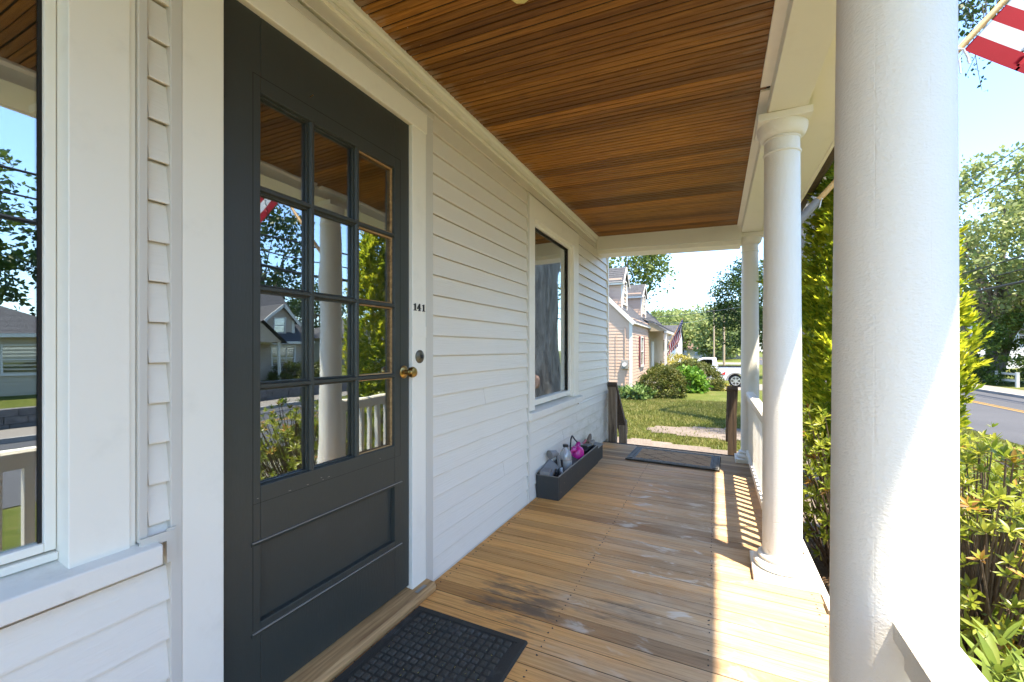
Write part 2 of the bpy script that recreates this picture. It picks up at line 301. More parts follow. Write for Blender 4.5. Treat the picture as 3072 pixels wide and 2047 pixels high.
# ------------------------------------------------------------------ mesh helpers
ORG = {}
def setp(o, label=None, cat=None, group=None, kind=None):
    if label: o['label'] = label
    if cat: o['category'] = cat
    if group: o['group'] = group
    if kind: o['kind'] = kind
    return o
def empty(name, loc, label, cat, group=None):
    o = bpy.data.objects.new(name, None); COL.objects.link(o); o.location = loc; o.empty_display_size = 0.1
    ORG[o.name] = Vector(loc); return setp(o, label, cat, group)
def raw_mesh(name, verts, faces, mat=None, smooth=False):
    me = bpy.data.meshes.new(name); me.from_pydata([tuple(v) for v in verts], [], faces)
    if mat: me.materials.append(mat)
    if smooth: me.polygons.foreach_set('use_smooth', [True] * len(me.polygons))
    me.update(); return me
class MB:
    """collects shapes in world coordinates, then links them as one mesh object"""
    def __init__(s): s.v = []; s.f = []
    def add(s, v, f):
        n = len(s.v); s.v += [Vector(q) for q in v]; s.f += [tuple(i + n for i in q) for q in f]; return s
    def box(s, x0, x1, y0, y1, z0, z1, mat=None):
        v = [Vector((x, y, z)) for x in (x0, x1) for y in (y0, y1) for z in (z0, z1)]
        if mat is not None: v = [mat @ q for q in v]
        return s.add(v, [(0, 1, 3, 2), (4, 6, 7, 5), (0, 4, 5, 1), (2, 3, 7, 6), (0, 2, 6, 4), (1, 5, 7, 3)])
    def bar(s, a, b, w, h, up=(0, 0, 1)):
        a, b = Vector(a), Vector(b); d = (b - a); L = d.length; d.normalize()
        u = Vector(up); side = d.cross(u).normalized(); u = side.cross(d).normalized()
        m = Matrix((side, d, u)).transposed().to_4x4(); m.translation = a
        return s.box(-w / 2, w / 2, 0, L, -h / 2, h / 2, m)
    def cyl(s, a, b, r0, r1=None, n=16, caps=True):
        r1 = r0 if r1 is None else r1
        a, b = Vector(a), Vector(b); q = (b - a).to_track_quat('Z', 'Y')
        v = []
        for c, r in ((a, r0), (b, r1)):
            v += [c + q @ Vector((r * math.cos(2 * math.pi * i / n), r * math.sin(2 * math.pi * i / n), 0)) for i in range(n)]
        f = [(i, (i + 1) % n, n + (i + 1) % n, n + i) for i in range(n)]
        if caps: f += [tuple(range(n - 1, -1, -1)), tuple(range(n, 2 * n))]
        return s.add(v, f)
    def tube(s, pts, r, n=8, caps=True):
        pts = [Vector(p) for p in pts]; rs = r if isinstance(r, (list, tuple)) else [r] * len(pts)
        v = []; up = Vector((0.13, 0.21, 0.97)).normalized()
        for i, p in enumerate(pts):
            d = (pts[min(i + 1, len(pts) - 1)] - pts[max(i - 1, 0)]).normalized()
            if abs(d.dot(up)) > 0.95: u0 = Vector((1, 0.1, 0))
            else: u0 = up
            a = d.cross(u0).normalized(); b = d.cross(a).normalized()
            v += [p + (a * math.cos(2 * math.pi * k / n) + b * math.sin(2 * math.pi * k / n)) * rs[i] for k in range(n)]
        f = [(i * n + k, i * n + (k + 1) % n, (i + 1) * n + (k + 1) % n, (i + 1) * n + k) for i in range(len(pts) - 1) for k in range(n)]
        if caps: f += [tuple(range(n - 1, -1, -1)), tuple(range((len(pts) - 1) * n, len(pts) * n))]
        return s.add(v, f)
    def lathe(s, prof, at, n=48, axis='Z', lean=0.0):
        at = Vector(at); v = []
        for r, z in prof:
            for k in range(n):
                c, q = r * math.cos(2 * math.pi * k / n), r * math.sin(2 * math.pi * k / n)
                p = {'Z': Vector((c + lean * z, q, z)), 'X': Vector((z, c, q)), 'Y': Vector((q, z, c))}[axis]
                v.append(at + p)
        m = len(prof)
        f = [(i * n + k, i * n + (k + 1) % n, (i + 1) * n + (k + 1) % n, (i + 1) * n + k) for i in range(m - 1) for k in range(n)]
        f += [tuple(range(n - 1, -1, -1)), tuple(range((m - 1) * n, m * n))]
        return s.add(v, f)
    def prism(s, poly, axis, a0, a1):
        """poly: 2-D points; axis the extrusion axis: X -> (y,z), Y -> (x,z), Z -> (x,y)"""
        def P(u, w, t): return {'X': (t, u, w), 'Y': (u, t, w), 'Z': (u, w, t)}[axis]
        n = len(poly)
        v = [P(u, w, a0) for u, w in poly] + [P(u, w, a1) for u, w in poly]
        f = [(i, (i + 1) % n, n + (i + 1) % n, n + i) for i in range(n)] + [tuple(range(n - 1, -1, -1)), tuple(range(n, 2 * n))]
        return s.add(v, f)
    def ball(s, c, r, n=12, sq=(1, 1, 1)):
        c = Vector(c); prof = []
        v = []; m = n // 2
        for i in range(m + 1):
            t = math.pi * (i + 0.02) / (m + 0.04)
            for k in range(n):
                v.append(c + Vector((r * sq[0] * math.sin(t) * math.cos(2 * math.pi * k / n), r * sq[1] * math.sin(t) * math.sin(2 * math.pi * k / n), r * sq[2] * math.cos(t))))
        f = [(i * n + k, (i + 1) * n + k, (i + 1) * n + (k + 1) % n, i * n + (k + 1) % n) for i in range(m) for k in range(n)]
        f += [tuple(range(n)), tuple(range((m + 1) * n - 1, m * n - 1, -1))]
        return s.add(v, f)
    def build(s, name, mat, parent=None, smooth=False, bevel=0.0, org=None):
        o0 = ORG.get(parent.name, Vector((0, 0, 0))) if parent else Vector(org or (0, 0, 0))
        me = raw_mesh(name, [q - o0 for q in s.v], s.f, mat, False)
        bm = bmesh.new(); bm.from_mesh(me); bmesh.ops.recalc_face_normals(bm, faces=bm.faces); bm.to_mesh(me); bm.free()
        o = bpy.data.objects.new(name, me); COL.objects.link(o)
        if parent: o.parent = parent
        else: o.location = o0
        ORG[o.name] = o0
        if smooth:
            me.polygons.foreach_set('use_smooth', [True] * len(me.polygons))
            try: me.set_sharp_from_angle(angle=R(38))
            except Exception: pass
        if bevel:
            b = o.modifiers.new('bevel', 'BEVEL'); b.width = bevel; b.segments = 2; b.limit_method = 'ANGLE'; b.angle_limit = R(40)
        return o
def place(name, me, parent, loc, rot=None, scale=None):
    o = bpy.data.objects.new(name, me); COL.objects.link(o); o.parent = parent; o.location = loc
    if rot is not None: o.rotation_euler = rot
    if scale is not None: o.scale = scale
    return o
def copy_thing(root, loc, label=None, rotz=None):
    def cp(o, par):
        c = o.copy(); COL.objects.link(c)
        if par: c.parent = par
        for ch in o.children: cp(ch, c)
        return c
    r = cp(root, None); r.location = loc
    if rotz is not None: r.rotation_euler = (0, 0, rotz)
    if label: r['label'] = label
    return r
def np_mesh(name, P, nper, mat):
    """P: (n*nper,3) points, faces are consecutive runs of nper points"""
    n = len(P) // nper
    me = bpy.data.meshes.new(name)
    me.vertices.add(len(P)); me.vertices.foreach_set('co', np.ascontiguousarray(P, dtype=np.float32).ravel())
    me.loops.add(n * nper); me.loops.foreach_set('vertex_index', np.arange(n * nper, dtype=np.int32))
    me.polygons.add(n); me.polygons.foreach_set('loop_start', np.arange(0, n * nper, nper, dtype=np.int32))
    me.update(calc_edges=True); me.materials.append(mat); return me
def frames(d, roll=None):
    """orthonormal side and normal vectors for directions d (n,3)"""
    n = len(d); ref = rng.normal(size=(n, 3)) if roll is None else roll
    s = np.cross(d, ref); s /= np.linalg.norm(s, axis=1, keepdims=True) + 1e-9
    return s, np.cross(s, d)
def unit(a): return a / (np.linalg.norm(a, axis=-1, keepdims=True) + 1e-9)
def leaf_quads(c, d, L, W, roll=None):
    s, nn = frames(d, roll)
    L = L[:, None]; W = W[:, None]
    p = np.stack([c, c + d * L * 0.5 + s * W * 0.5, c + d * L, c + d * L * 0.5 - s * W * 0.5], 1)
    return p.reshape(-1, 3)
def crown_points(center, radii, n_clump, per, clump_r, shell=0.55, flat=0.7):
    """leaf clumps spread through an ellipsoid, more of them near its surface"""
    u = unit(rng.normal(size=(n_clump, 3)))
    rad = shell + (1 - shell) * rng.random((n_clump, 1)) ** 0.5
    cc = np.array(center) + u * rad * np.array(radii)
    cr = clump_r * (0.6 + 0.8 * rng.random(n_clump))
    k = np.repeat(np.arange(n_clump), per)
    v = unit(rng.normal(size=(len(k), 3))) * (rng.random((len(k), 1)) ** 0.45)
    v[:, 2] *= flat
    return cc[k] + v * cr[k][:, None], unit(v + 0.5 * rng.normal(size=v.shape)), cc
def leaf_obj(name, P, nper, mat, parent):
    o0 = ORG.get(parent.name, Vector((0, 0, 0)))
    me = np_mesh(name, P - np.array(o0), nper, mat)
    o = bpy.data.objects.new(name, me); COL.objects.link(o); o.parent = parent; ORG[o.name] = o0
    return o

# ------------------------------------------------------------------ terrain, road, pavement, drive
def sst(a, b, t):
    t = np.clip((t - a) / (b - a), 0, 1); return t * t * (3 - 2 * t)
def ground_z(x, y):
    x = np.asarray(x, float); y = np.asarray(y, float)
    near = -0.62 - 0.06 * sst(8, 18, y) - 0.75 * sst(18, 31, y)
    road = -1.12 - 0.30 * sst(45, 90, y)
    t = sst(2.5, 7.3, x)
    z = near * (1 - t) + road * t
    z = z + 0.9 * sst(17, 40, x) * (1 - 0.6 * sst(60, 120, y)) + 0.012 * sst(13.6, 17, x)
    return z
def gz(x, y): return float(ground_z(x, y))
def axis(breaks):
    out = []
    for a, b, st in breaks: out += list(np.arange(a, b - 1e-6, st))
    return np.array(out + [breaks[-1][1]])
def grid_obj(name, xs, ys, zf, mat, off=0.0, mask=None):
    X, Y = np.meshgrid(xs, ys, indexing='ij'); Z = zf(X, Y) + off
    nx, ny = X.shape
    v = np.stack([X, Y, Z], -1).reshape(-1, 3)
    f = []
    for i in range(nx - 1):
        for j in range(ny - 1):
            if mask is None or mask((xs[i] + xs[i + 1]) / 2, (ys[j] + ys[j + 1]) / 2):
                a = i * ny + j; f.append((a, a + ny, a + ny + 1, a + 1))
    me = raw_mesh(name, v, f, mat, True)
    o = bpy.data.objects.new(name, me); COL.objects.link(o); return setp(o, kind='structure')

def lawn_mat():
    m, g, p = new_mat('lawn')
    pos = g.n('ShaderNodeNewGeometry').outputs['Position']
    n1 = g.noise(pos, 0.35, 5, 0.6); n2 = g.noise(pos, 3.0, 5, 0.65); n3 = g.noise(pos, 40.0, 4, 0.7)
    c = g.ramp(g.math('ADD', g.math('MULTIPLY', n1, 0.5), g.math('MULTIPLY', n2, 0.5)),
               [(0.34, (0.055, 0.075, 0.012)), (0.5, (0.09, 0.105, 0.02)), (0.66, (0.15, 0.135, 0.045))])
    c = g.mix(g.ss(n2, 0.62, 0.78), c, (0.19, 0.15, 0.08))
    c = g.mix(g.math('MULTIPLY', g.ss(n3, 0.45, 0.8), 0.6), c, (0.055, 0.085, 0.015))
    link(g, c, p.inputs['Base Color']); p.inputs['Roughness'].default_value = 0.95; p.inputs['Specular IOR Level'].default_value = 0.1
    link(g, g.n('ShaderNodeBump', {'Height': n3, 'Strength': 0.9, 'Distance': 0.03}).outputs[0], p.inputs['Normal'])
    return m
M['lawn'] = lawn_mat()
def speck(name, c0, c1, c2, sc=90.0, rough=0.95, bump=0.6, dist=0.012, big=1.2):
    m, g, p = new_mat(name)
    pos = g.n('ShaderNodeNewGeometry').outputs['Position']
    a = g.noise(pos, sc, 5, 0.75); b = g.noise(pos, big, 5, 0.6)
    c = g.ramp(g.math('ADD', g.math('MULTIPLY', a, 0.65), g.math('MULTIPLY', b, 0.35)), [(0.3, c0), (0.5, c1), (0.7, c2)])
    link(g, c, p.inputs['Base Color']); p.inputs['Roughness'].default_value = rough; p.inputs['Specular IOR Level'].default_value = 0.2
    link(g, g.n('ShaderNodeBump', {'Height': a, 'Strength': bump, 'Distance': dist}).outputs[0], p.inputs['Normal'])
    return m
M['gravel'] = speck('gravel', (0.07, 0.052, 0.038), (0.155, 0.125, 0.098), (0.25, 0.21, 0.175), 26)
M['asphalt'] = speck('asphalt', (0.045, 0.046, 0.05), (0.065, 0.066, 0.070), (0.09, 0.09, 0.094), 60, 0.9, 0.3, 0.004, 0.4)
M['concrete'] = speck('pavement_concrete', (0.14, 0.125, 0.105), (0.19, 0.17, 0.145), (0.24, 0.22, 0.19), 40, 0.9, 0.3, 0.004, 0.6)
M['curb'] = speck('granite_kerb', (0.14, 0.13, 0.12), (0.25, 0.24, 0.22), (0.34, 0.33, 0.31), 30)
M['mulch'] = speck('bark_mulch', (0.07, 0.042, 0.022), (0.18, 0.115, 0.066), (0.28, 0.195, 0.125), 38, 0.95, 1.0, 0.03, 1.5)
M['yellow'] = paint('road_yellow', (0.30, 0.17, 0.03), 0.8, 0.0, dirt=0.5, dirtcol=(0.3, 0.24, 0.15), dscale=3)

XS = axis([(-160, -40, 20), (-40, -8, 4), (-8, 20, 0.5), (20, 60, 4), (60, 260, 25)])
YS = axis([(-80, -12, 8), (-12, 44, 0.5), (44, 100, 4), (100, 420, 32)])
lawn = grid_obj('ground', XS, YS, ground_z, M['lawn'])
RX = axis([(7.5, 13.5, 0.5)])
road = grid_obj('road', RX, YS, ground_z, M['asphalt'], 0.012)
for xl in (10.75, 10.95):
    ln = grid_obj('road_marking', np.array([xl, xl + 0.11]), YS, lambda X, Y: ground_z(X * 0 + 10.0, Y), M['yellow'], 0.018)
mb = MB()
ys = [float(q) for q in YS if -60 <= q <= 160]
for a, b in zip(ys[:-1], ys[1:]):
    za, zb = gz(12, a), gz(12, b)
    v = [(13.5, a, za - 0.1), (13.64, a, za - 0.1), (13.64, a, za + 0.13), (13.5, a, za + 0.13), (13.5, b, zb - 0.1), (13.64, b, zb - 0.1), (13.64, b, zb + 0.13), (13.5, b, zb + 0.13)]
    mb.add(v, [(0, 3, 7, 4), (3, 2, 6, 7), (1, 5, 6, 2)])
setp(mb.build('kerb', M['curb']), kind='structure')
def pave_z(X, Y): return ground_z(X * 0 + 12.0, Y) + 0.125
pav = setp(grid_obj('pavement', np.array([13.64, 14.4, 15.2]), np.array(ys), pave_z, M['concrete']), kind='structure')

def n2(x, y, s):
    return (math.sin(x * 2.1 * s + 1.3) + math.sin(y * 2.7 * s + x * 1.1 * s) + math.sin((x + y) * 5.3 * s + 0.7) * 0.6 + math.sin(x * 9.1 * s - y * 7.7 * s) * 0.4) / 3
def in_drive(x, y):
    e = 8.45 - 0.16 * (x + 0.4) + 0.10 * n2(x, y, 1.7)
    return y < e
def in_patch(x, y):
    r = ((x - 1.75) / 1.75) ** 2 + ((y - 9.75) / 0.72) ** 2
    return r < 1 + 0.35 * n2(x, y, 1.3)
fx = axis([(-7, 6.5, 0.125)]); fy = axis([(4.5, 8.75, 0.125)])
drive = grid_obj('gravel_driveway', fx, fy, ground_z, M['gravel'], 0.014, in_drive)
fx2 = axis([(-0.5, 4.0, 0.125)]); fy2 = axis([(8.75, 10.875, 0.125)])
patch = grid_obj('gravel_path', fx2, fy2, ground_z, M['gravel'], 0.014, in_patch)
mulch = grid_obj('mulch_bed', axis([(1.625, 3.25, 0.125)]), axis([(-3, 5.0, 0.125)]), ground_z, M['mulch'], 0.016,
                 lambda x, y: x < 2.95 + 0.25 * n2(x, y, 1.1))
walk = grid_obj('front_path', axis([(3.25, 7.5, 0.125)]), axis([(4.6, 5.6, 0.125)]), ground_z, M['concrete'], 0.018, lambda x, y: abs(y - 5.1 - 0.0 * x) < 0.46)

# ------------------------------------------------------------------ the house behind the porch
def W(y, z, X):
    """a point measured on the wall plane x=0, moved along its line of sight to depth X"""
    k = (CAMX - X) / CAMX
    return y * k, CAMZ + (z - CAMZ) * k
house = empty('porch_house', (0, 2.0, 0), 'pale grey clapboard house with cream trim and charcoal front door along the porch', 'house')
PITCH = 0.0945; Z0 = 1.143 - 12 * PITCH
# rough wall behind the boards, with openings for the door and the two windows
mb = MB()
for y0, y1, z0, z1 in ((-3.2, -1.0, -0.7, 4.2), (-1.0, 0.45, -0.7, 0.55), (-1.0, 0.45, 2.02, 4.2), (0.45, 0.745, -0.7, 4.2), (0.745, 1.549, -0.7, 0.03), (0.745, 1.549, 2.06, 4.2),
                       (1.549, 2.92, -0.7, 4.2), (2.92, 3.98, -0.7, 0.58), (2.92, 3.98, 2.05, 4.2), (3.98, 5.33, -0.7, 4.2)):
    mb.box(-0.12, -0.012, y0, y1, z0, z1)
mb.box(-7.0, -0.12, 5.20, 5.33, -0.7, 4.2)
mb.build('wall', M['siding'], house)
mb = MB()
mb.box(-3.6, -3.5, -3.2, 5.2, -0.1, 2.6); mb.box(-3.5, -0.12, -3.2, 5.2, -0.12, -0.02); mb.box(-3.5, -0.12, -3.2, 5.2, 2.45, 2.55)
mb.box(-3.5, -0.12, -3.3, -3.2, -0.1, 2.6); mb.box(-3.5, -0.12, 0.56, 0.62, -0.02, 2.45); mb.box(-3.5, -0.12, 1.66, 1.72, -0.02, 2.45)
mb.build('interior_room', M['room'], house)
def board_profile(z0, zt=None):
    return [(-0.012, z0 + 0.006), (0.004, z0 + 0.005), (0.010, z0), (0.0155, z0), (0.0158, z0 + 0.004), (0.0012, zt), (-0.012, zt)]
def siding_run(y0, y1, zlo, zhi, seam=()):
    k = 0
    while True:
        z = Z0 + k * PITCH; k += 1
        if z > zhi: break
        if z + PITCH < zlo + 0.02: continue
        a, b = max(z, zlo), min(z + PITCH - 0.0012, zhi)
        if b - a < 0.015: continue
        cuts = [y0] + [q for kk, q in seam if kk == k] + [y1]
        for c0, c1 in zip(cuts[:-1], cuts[1:]):
            jz = random.uniform(-0.0009, 0.0009); MB().prism(board_profile(a + jz, b + jz), 'Y', c0 + (0.0008 if c0 != y0 else 0), c1 - (0.0008 if c1 != y1 else 0)).build('siding_board', M['siding'], house)
siding_run(-3.0, 0.622, 0.0, 0.560)
siding_run(0.566, 0.622, 0.632, 2.25)
siding_run(-3.0, 0.566, 2.14, 2.25)
siding_run(1.682, 2.845, 0.0, 2.25, ((4, 2.45), (9, 2.2), (22, 2.1)))
siding_run(2.845, 4.20, 0.0, 0.575, ((4, 3.62), (5, 4.02), (3, 3.3)))
siding_run(4.075, 5.30, 0.55, 2.25)
siding_run(4.20, 5.30, 0.0, 0.55, ((4, 4.45),))
siding_run(2.845, 4.075, 2.185, 2.25)
siding_run(0.566, 1.682, 2.158, 2.25, ((24, 1.52),))
# trim at the foot and head of the wall
MB().box(-0.012, 0.016, 1.66, 5.30, -0.001, 0.010).build('starter_strip', M['channel'], house)
MB().box(-0.012, 0.022, 5.30, 5.345, -0.6, 2.30).build('corner_trim', M['trim'], house, bevel=0.003)
MB().prism([(-0.012, 2.25), (0.016, 2.25), (0.018, 2.262), (0.006, 2.266), (0.006, 2.272), (0.022, 2.276), (0.026, 2.290), (0.034, 2.300), (0.036, 2.345), (-0.012, 2.345)], 'Y', -1.25, 4.80).build('crown_moulding', M['trim_rough'], house)
for y0, y1 in ((0.544, 0.562), (0.6085, 0.634), (1.629, 1.682), (2.822, 2.838)):
    MB().box(-0.012, 0.021, y0, y1, 0.004 if y0 > 0.58 else 0.64, 2.158 if y0 < 2.8 else 2.175).build('siding_channel', M['channel'], house, bevel=0.002)
mb = MB(); mb.prism([(0.023, 0.632), (0.023, 0.650), (0.030, 0.650), (0.030, 0.628), (-0.01, 0.628), (-0.01, 0.632)], 'Y', 0.544, 0.612)
mb.prism([(0.0235, 0.575), (0.0235, 0.655), (0.0275, 0.655), (0.0275, 0.575)], 'Y', 0.597, 0.618)
mb.build('siding_channel', M['channel'], house)
MB().box(-0.012, 0.024, 0.566, 1.69, 2.134, 2.158).build('siding_channel', M['channel'], house, bevel=0.002)

# ---- near window (its right half is in view)
mb = MB()
mb.box(-0.06, 0.018, 0.4265, 0.530, 0.60, 2.14); mb.box(-0.06, 0.020, -1.12, 0.4265, 2.02, 2.14); mb.box(-0.06, 0.018, -1.12, -0.98, 0.60, 2.02); mb.box(-0.06, 0.012, 0.530, 0.543, 0.632, 2.14)
win = mb.build('window', M['trim'], house, bevel=0.002); win['label'] = 'near wide window with white casing, reflecting the street'
mb = MB(); mb.box(-0.055, -0.030, 0.4075, 0.4255, 0.668, 2.02); mb.box(-0.055, -0.030, -0.98, 0.4075, 0.668, 0.686); mb.box(-0.055, -0.030, -0.98, 0.4075, 2.0, 2.02); mb.box(-0.055, -0.030, -0.98, -0.96, 0.686, 2.0)
mb.box(-0.05, -0.022, -0.98, 0.4262, 0.648, 0.664)
mb.build('sash', M['trim'], win, bevel=0.002)
MB().box(-0.048, -0.044, -0.96, 0.4075, 0.686, 2.0).build('pane', M['window_glass'], win)
MB().box(-0.043, -0.0405, 0.4015, 0.4075, 0.686, 2.0).build('glazing_seal', M['dark'], win)
mb = MB(); mb.prism([(-0.06, 0.584), (0.05, 0.584), (0.05, 0.630), (-0.06, 0.650)], 'Y', -1.2, 0.5785)
mb.build('sill', M['sill'], win, bevel=0.003)

# ---- far window
y0, y1 = 2.838, 4.06
mb = MB()
mb.box(-0.07, 0.020, y0, 2.945, 0.64, 2.168); mb.box(-0.07, 0.020, 3.90, y1, 0.64, 2.168); mb.box(-0.07, 0.0195, 2.945, 3.90, 2.02, 2.168)
win2 = mb.build('window', M['trim'], house, bevel=0.003); win2['label'] = 'far picture window reflecting a thick tree trunk'
mb = MB()
ga, gb = 3.035, 3.875
mb.box(-0.06, -0.012, 2.945, ga - 0.025, 0.66, 2.02); mb.box(-0.06, -0.012, gb, 3.90, 0.66, 2.02); mb.box(-0.06, -0.012, ga - 0.025, gb, 1.995, 2.02); mb.box(-0.06, -0.012, ga - 0.025, gb, 0.66, 0.700)
mb.build('sash', M['trim'], win2, bevel=0.002)
MB().box(-0.048, -0.044, ga - 0.025, gb, 0.70, 1.995).build('pane', M['trunk_glass'], win2)
mb = MB(); mb.box(-0.042, -0.030, gb - 0.012, gb, 0.70, 1.995); mb.box(-0.042, -0.030, ga - 0.025, gb - 0.012, 1.985, 1.995)
mb.build('glazing_seal', M['dark'], win2)
MB().prism([(-0.07, 0.578), (0.045, 0.578), (0.045, 0.628), (-0.07, 0.645)], 'Y', 2.825, 4.13).build('sill', M['sill'], win2, bevel=0.003)

# ---- door casing
mb = MB(); mb.box(-0.10, 0.020, 0.634, 0.7345, 0.0, 2.045); mb.box(-0.10, 0.020, 1.531, 1.629, 0.012, 2.045); mb.box(-0.10, 0.0225, 0.634, 1.636, 2.045, 2.134)
mb.build('door_casing', M['trim'], house, bevel=0.003)
# ---- front door: stiles, rails, lock rail, twelve lites, one panel
DX = 0.004                                                     # face of the leaf
dy0, dy1 = 0.7345, 1.531
def dW(y, z): return W(y, z, DX)
gy = [0.852, 1.036, 1.237, 1.441]                               # lites, measured on x=0
gz_ = [0.681, 0.970, 1.258, 1.548, 1.826]
ya, za = dW(0.852, 0.681); yb, zb = dW(1.441, 1.826)
mb = MB()
mb.box(-0.040, DX, dy0 + 0.003, ya, 0.062, 2.043); mb.box(-0.040, DX, yb, dy1 - 0.003, 0.062, 2.043)
mb.box(-0.040, DX, ya, yb, zb, 2.043)
pya, pza = dW(0.838, 0.285); pyb, pzb = dW(1.481, 0.512)
mb.box(-0.040, DX, ya, yb, pzb, za); mb.box(-0.040, DX, ya, yb, 0.062, pza)
door = mb.build('front_door', M['door'], house, bevel=0.0025); door['label'] = 'charcoal front door with twelve glass lites and one lower panel'
mb = MB(); mb.box(-0.034, -0.016, pya, pyb, pza, pzb)
mb.build('door_panel', M['door'], door)
mb = MB()
def ledge(y0, y1, z, h=0.010): mb.prism([(DX - 0.006, z - h), (DX + 0.001, z - h), (DX + 0.006, z), (DX - 0.006, z)], 'Y', y0, y1)
for (a, b) in ((dW(0.823, 0)[0], dW(1.485, 0)[0]),):
    ledge(a, b, dW(0, 0.262)[1]); ledge(a, b, dW(0, 0.522)[1])
mb.build('panel_moulding', M['door'], door)
mb = MB()
for z in (dW(0, 0.262)[1], dW(0, 0.522)[1]):
    mb.box(DX + 0.0005, DX + 0.0065, dW(0.825, 0)[0], dW(1.482, 0)[0], z - 0.0005, z + 0.0012)
for k in range(7):
    yy = random.uniform(0.83, 1.46); zz = random.choice((0.640, 0.643, 0.648))
    mb.box(DX - 0.001, DX + 0.0006, yy, yy + random.uniform(0.003, 0.011), zz, zz + 0.0012)
mb.build('worn_edge', M['scuff'], door)
# inner frame seam: a thin groove strip set just proud
mb = MB()
s0, s1 = dW(0.827, 0)[0], dW(1.476, 0)[0]; t0, t1 = dW(0, 0.632)[1], dW(0, 1.873)[1]
for (a, b, c, d) in ((s0, s0 + 0.0018, t0 - 0.36, t1), (s1 - 0.0018, s1, t0, t1), (s0, s1, t1 - 0.0018, t1), (s0, s1, t0, t0 + 0.0012)):
    mb.box(DX - 0.001, DX + 0.0004, a, b, c, d)
mb.build('frame_seam', M['dark'], door)
mw = 0.0085
for yv in gy[1:3]:
    yy = dW(yv, 0)[0]; MB().prism([(-0.032, yy - mw), (-0.004, yy - mw), (DX - 0.001, yy - mw * 0.55), (DX - 0.001, yy + mw * 0.55), (-0.004, yy + mw), (-0.032, yy + mw)], 'Z', za, zb).build('muntin', M['door'], door)
for zv in gz_[1:4]:
    zz = dW(0, zv)[1]; MB().prism([(-0.031, zz - mw), (-0.004, zz - mw), (DX - 0.0015, zz - mw * 0.55), (DX - 0.0015, zz + mw * 0.55), (-0.004, zz + mw), (-0.031, zz + mw)], 'Y', ya, yb).build('muntin', M['door'], door)
for i in range(3):
    for j in range(4):
        a = dW(gy[i], 0)[0] + (mw if i else 0); b = dW(gy[i + 1], 0)[0] - (mw if i < 2 else 0)
        c = dW(0, gz_[j])[1] + (mw if j else 0); d = dW(0, gz_[j + 1])[1] - (mw if j < 3 else 0)
        o = MB().box(-0.024, -0.021, a, b, c, d).build('pane', M['pane'], door)
        bead = MB()
        bead.box(-0.020, -0.010, a, a + 0.004, c, d); bead.box(-0.020, -0.010, b - 0.004, b, c, d); bead.box(-0.020, -0.010, a + 0.004, b - 0.004, c, c + 0.004); bead.box(-0.020, -0.010, a + 0.004, b - 0.004, d - 0.004, d)
        bead.build('glazing_bead', M['threshold'] if i == 2 else M['door'], door)
for zc in (1.80, 1.055, 0.285):
    mb = MB()
    for k in range(5): mb.cyl((DX + 0.006, dy0 + 0.0005, zc - 0.045 + k * 0.0182), (DX + 0.006, dy0 + 0.0005, zc - 0.045 + k * 0.0182 + 0.0172), 0.0062, n=10)
    mb.cyl((DX + 0.006, dy0 + 0.0005, zc - 0.052), (DX + 0.006, dy0 + 0.0005, zc + 0.052), 0.004, n=8)
    mb.box(DX - 0.002, DX + 0.0025, dy0 - 0.004, dy0 + 0.010, zc - 0.045, zc + 0.045)
    mb.build('hinge', M['black_iron'], door, smooth=True)
mb = MB(); ky, kz = 1.494, 0.982
mb.lathe([(0.027, DX - 0.002), (0.027, DX + 0.002), (0.023, DX + 0.005), (0.010, DX + 0.008), (0.008, DX + 0.022), (0.012, DX + 0.028), (0.0215, DX + 0.036), (0.0235, DX + 0.047), (0.019, DX + 0.056), (0.006, DX + 0.060)], (0, ky, kz), 28, 'X')
mb.build('door_knob', M['brass'], door, smooth=True)
MB().cyl((DX - 0.002, 1.02, 1.90), (DX + 0.014, 1.02, 1.903), 0.0016, 0.0018, 8).build('nail', M['brass'], door)
# bell, blank plate and the house number on the right casing
mb = MB(); mb.lathe([(0.029, 0.019), (0.029, 0.024), (0.024, 0.028), (0.012, 0.030), (0.011, 0.032)], (0, 1.580, 1.046), 28, 'X')
M['bell'] = plain('tarnished_bronze', (0.16, 0.14, 0.10), 0.4, 0.7)
o = mb.build('doorbell', M['bell'], house, smooth=True)
MB().lathe([(0.0085, 0.029), (0.0085, 0.036), (0.004, 0.038)], (0, 1.580, 1.046), 16, 'X').build('bell_button', M['black_plastic'], o, smooth=True)
MB().box(0.0195, 0.0222, 1.5335, 1.627, 1.130, 1.178).build('blank_plate', M['trim'], house)
def digit(ch, y, z, h):
    if ch == '1': polys = [[(0.30, 0.08), (0.52, 0.08), (0.52, 1.0), (0.42, 1.0), (0.10, 0.84), (0.10, 0.76), (0.30, 0.80)], [(0.10, 0), (0.72, 0), (0.72, 0.09), (0.10, 0.09)]]
    else: polys = [[(0.46, 0.08), (0.66, 0.08), (0.66, 1.0), (0.50, 1.0), (0.46, 0.93)], [(0.02, 0.27), (0.86, 0.27), (0.86, 0.39), (0.02, 0.39)], [(0.02, 0.385), (0.14, 0.385), (0.56, 0.90), (0.50, 1.0)], [(0.32, 0), (0.80, 0), (0.80, 0.085), (0.32, 0.085)]]
    m_ = MB()
    for i, pl in enumerate(polys): m_.prism([(y + a * h * 0.92, z + b * h) for a, b in pl], 'X', 0.0195, 0.0245 + 0.0003 * i)
    m_.build('number_digit', M['number'], house)
for ch, y in (('1', 1.536), ('4', 1.5625), ('1', 1.5965)): digit(ch, y, 1.246, 0.031)
mb = MB(); mb.prism([(-0.10, 0.0), (0.070, 0.0), (0.072, 0.022), (0.062, 0.040), (-0.10, 0.060)], 'Y', 0.60, 1.636)
mb.build('threshold', M['threshold'], house, bevel=0.004)
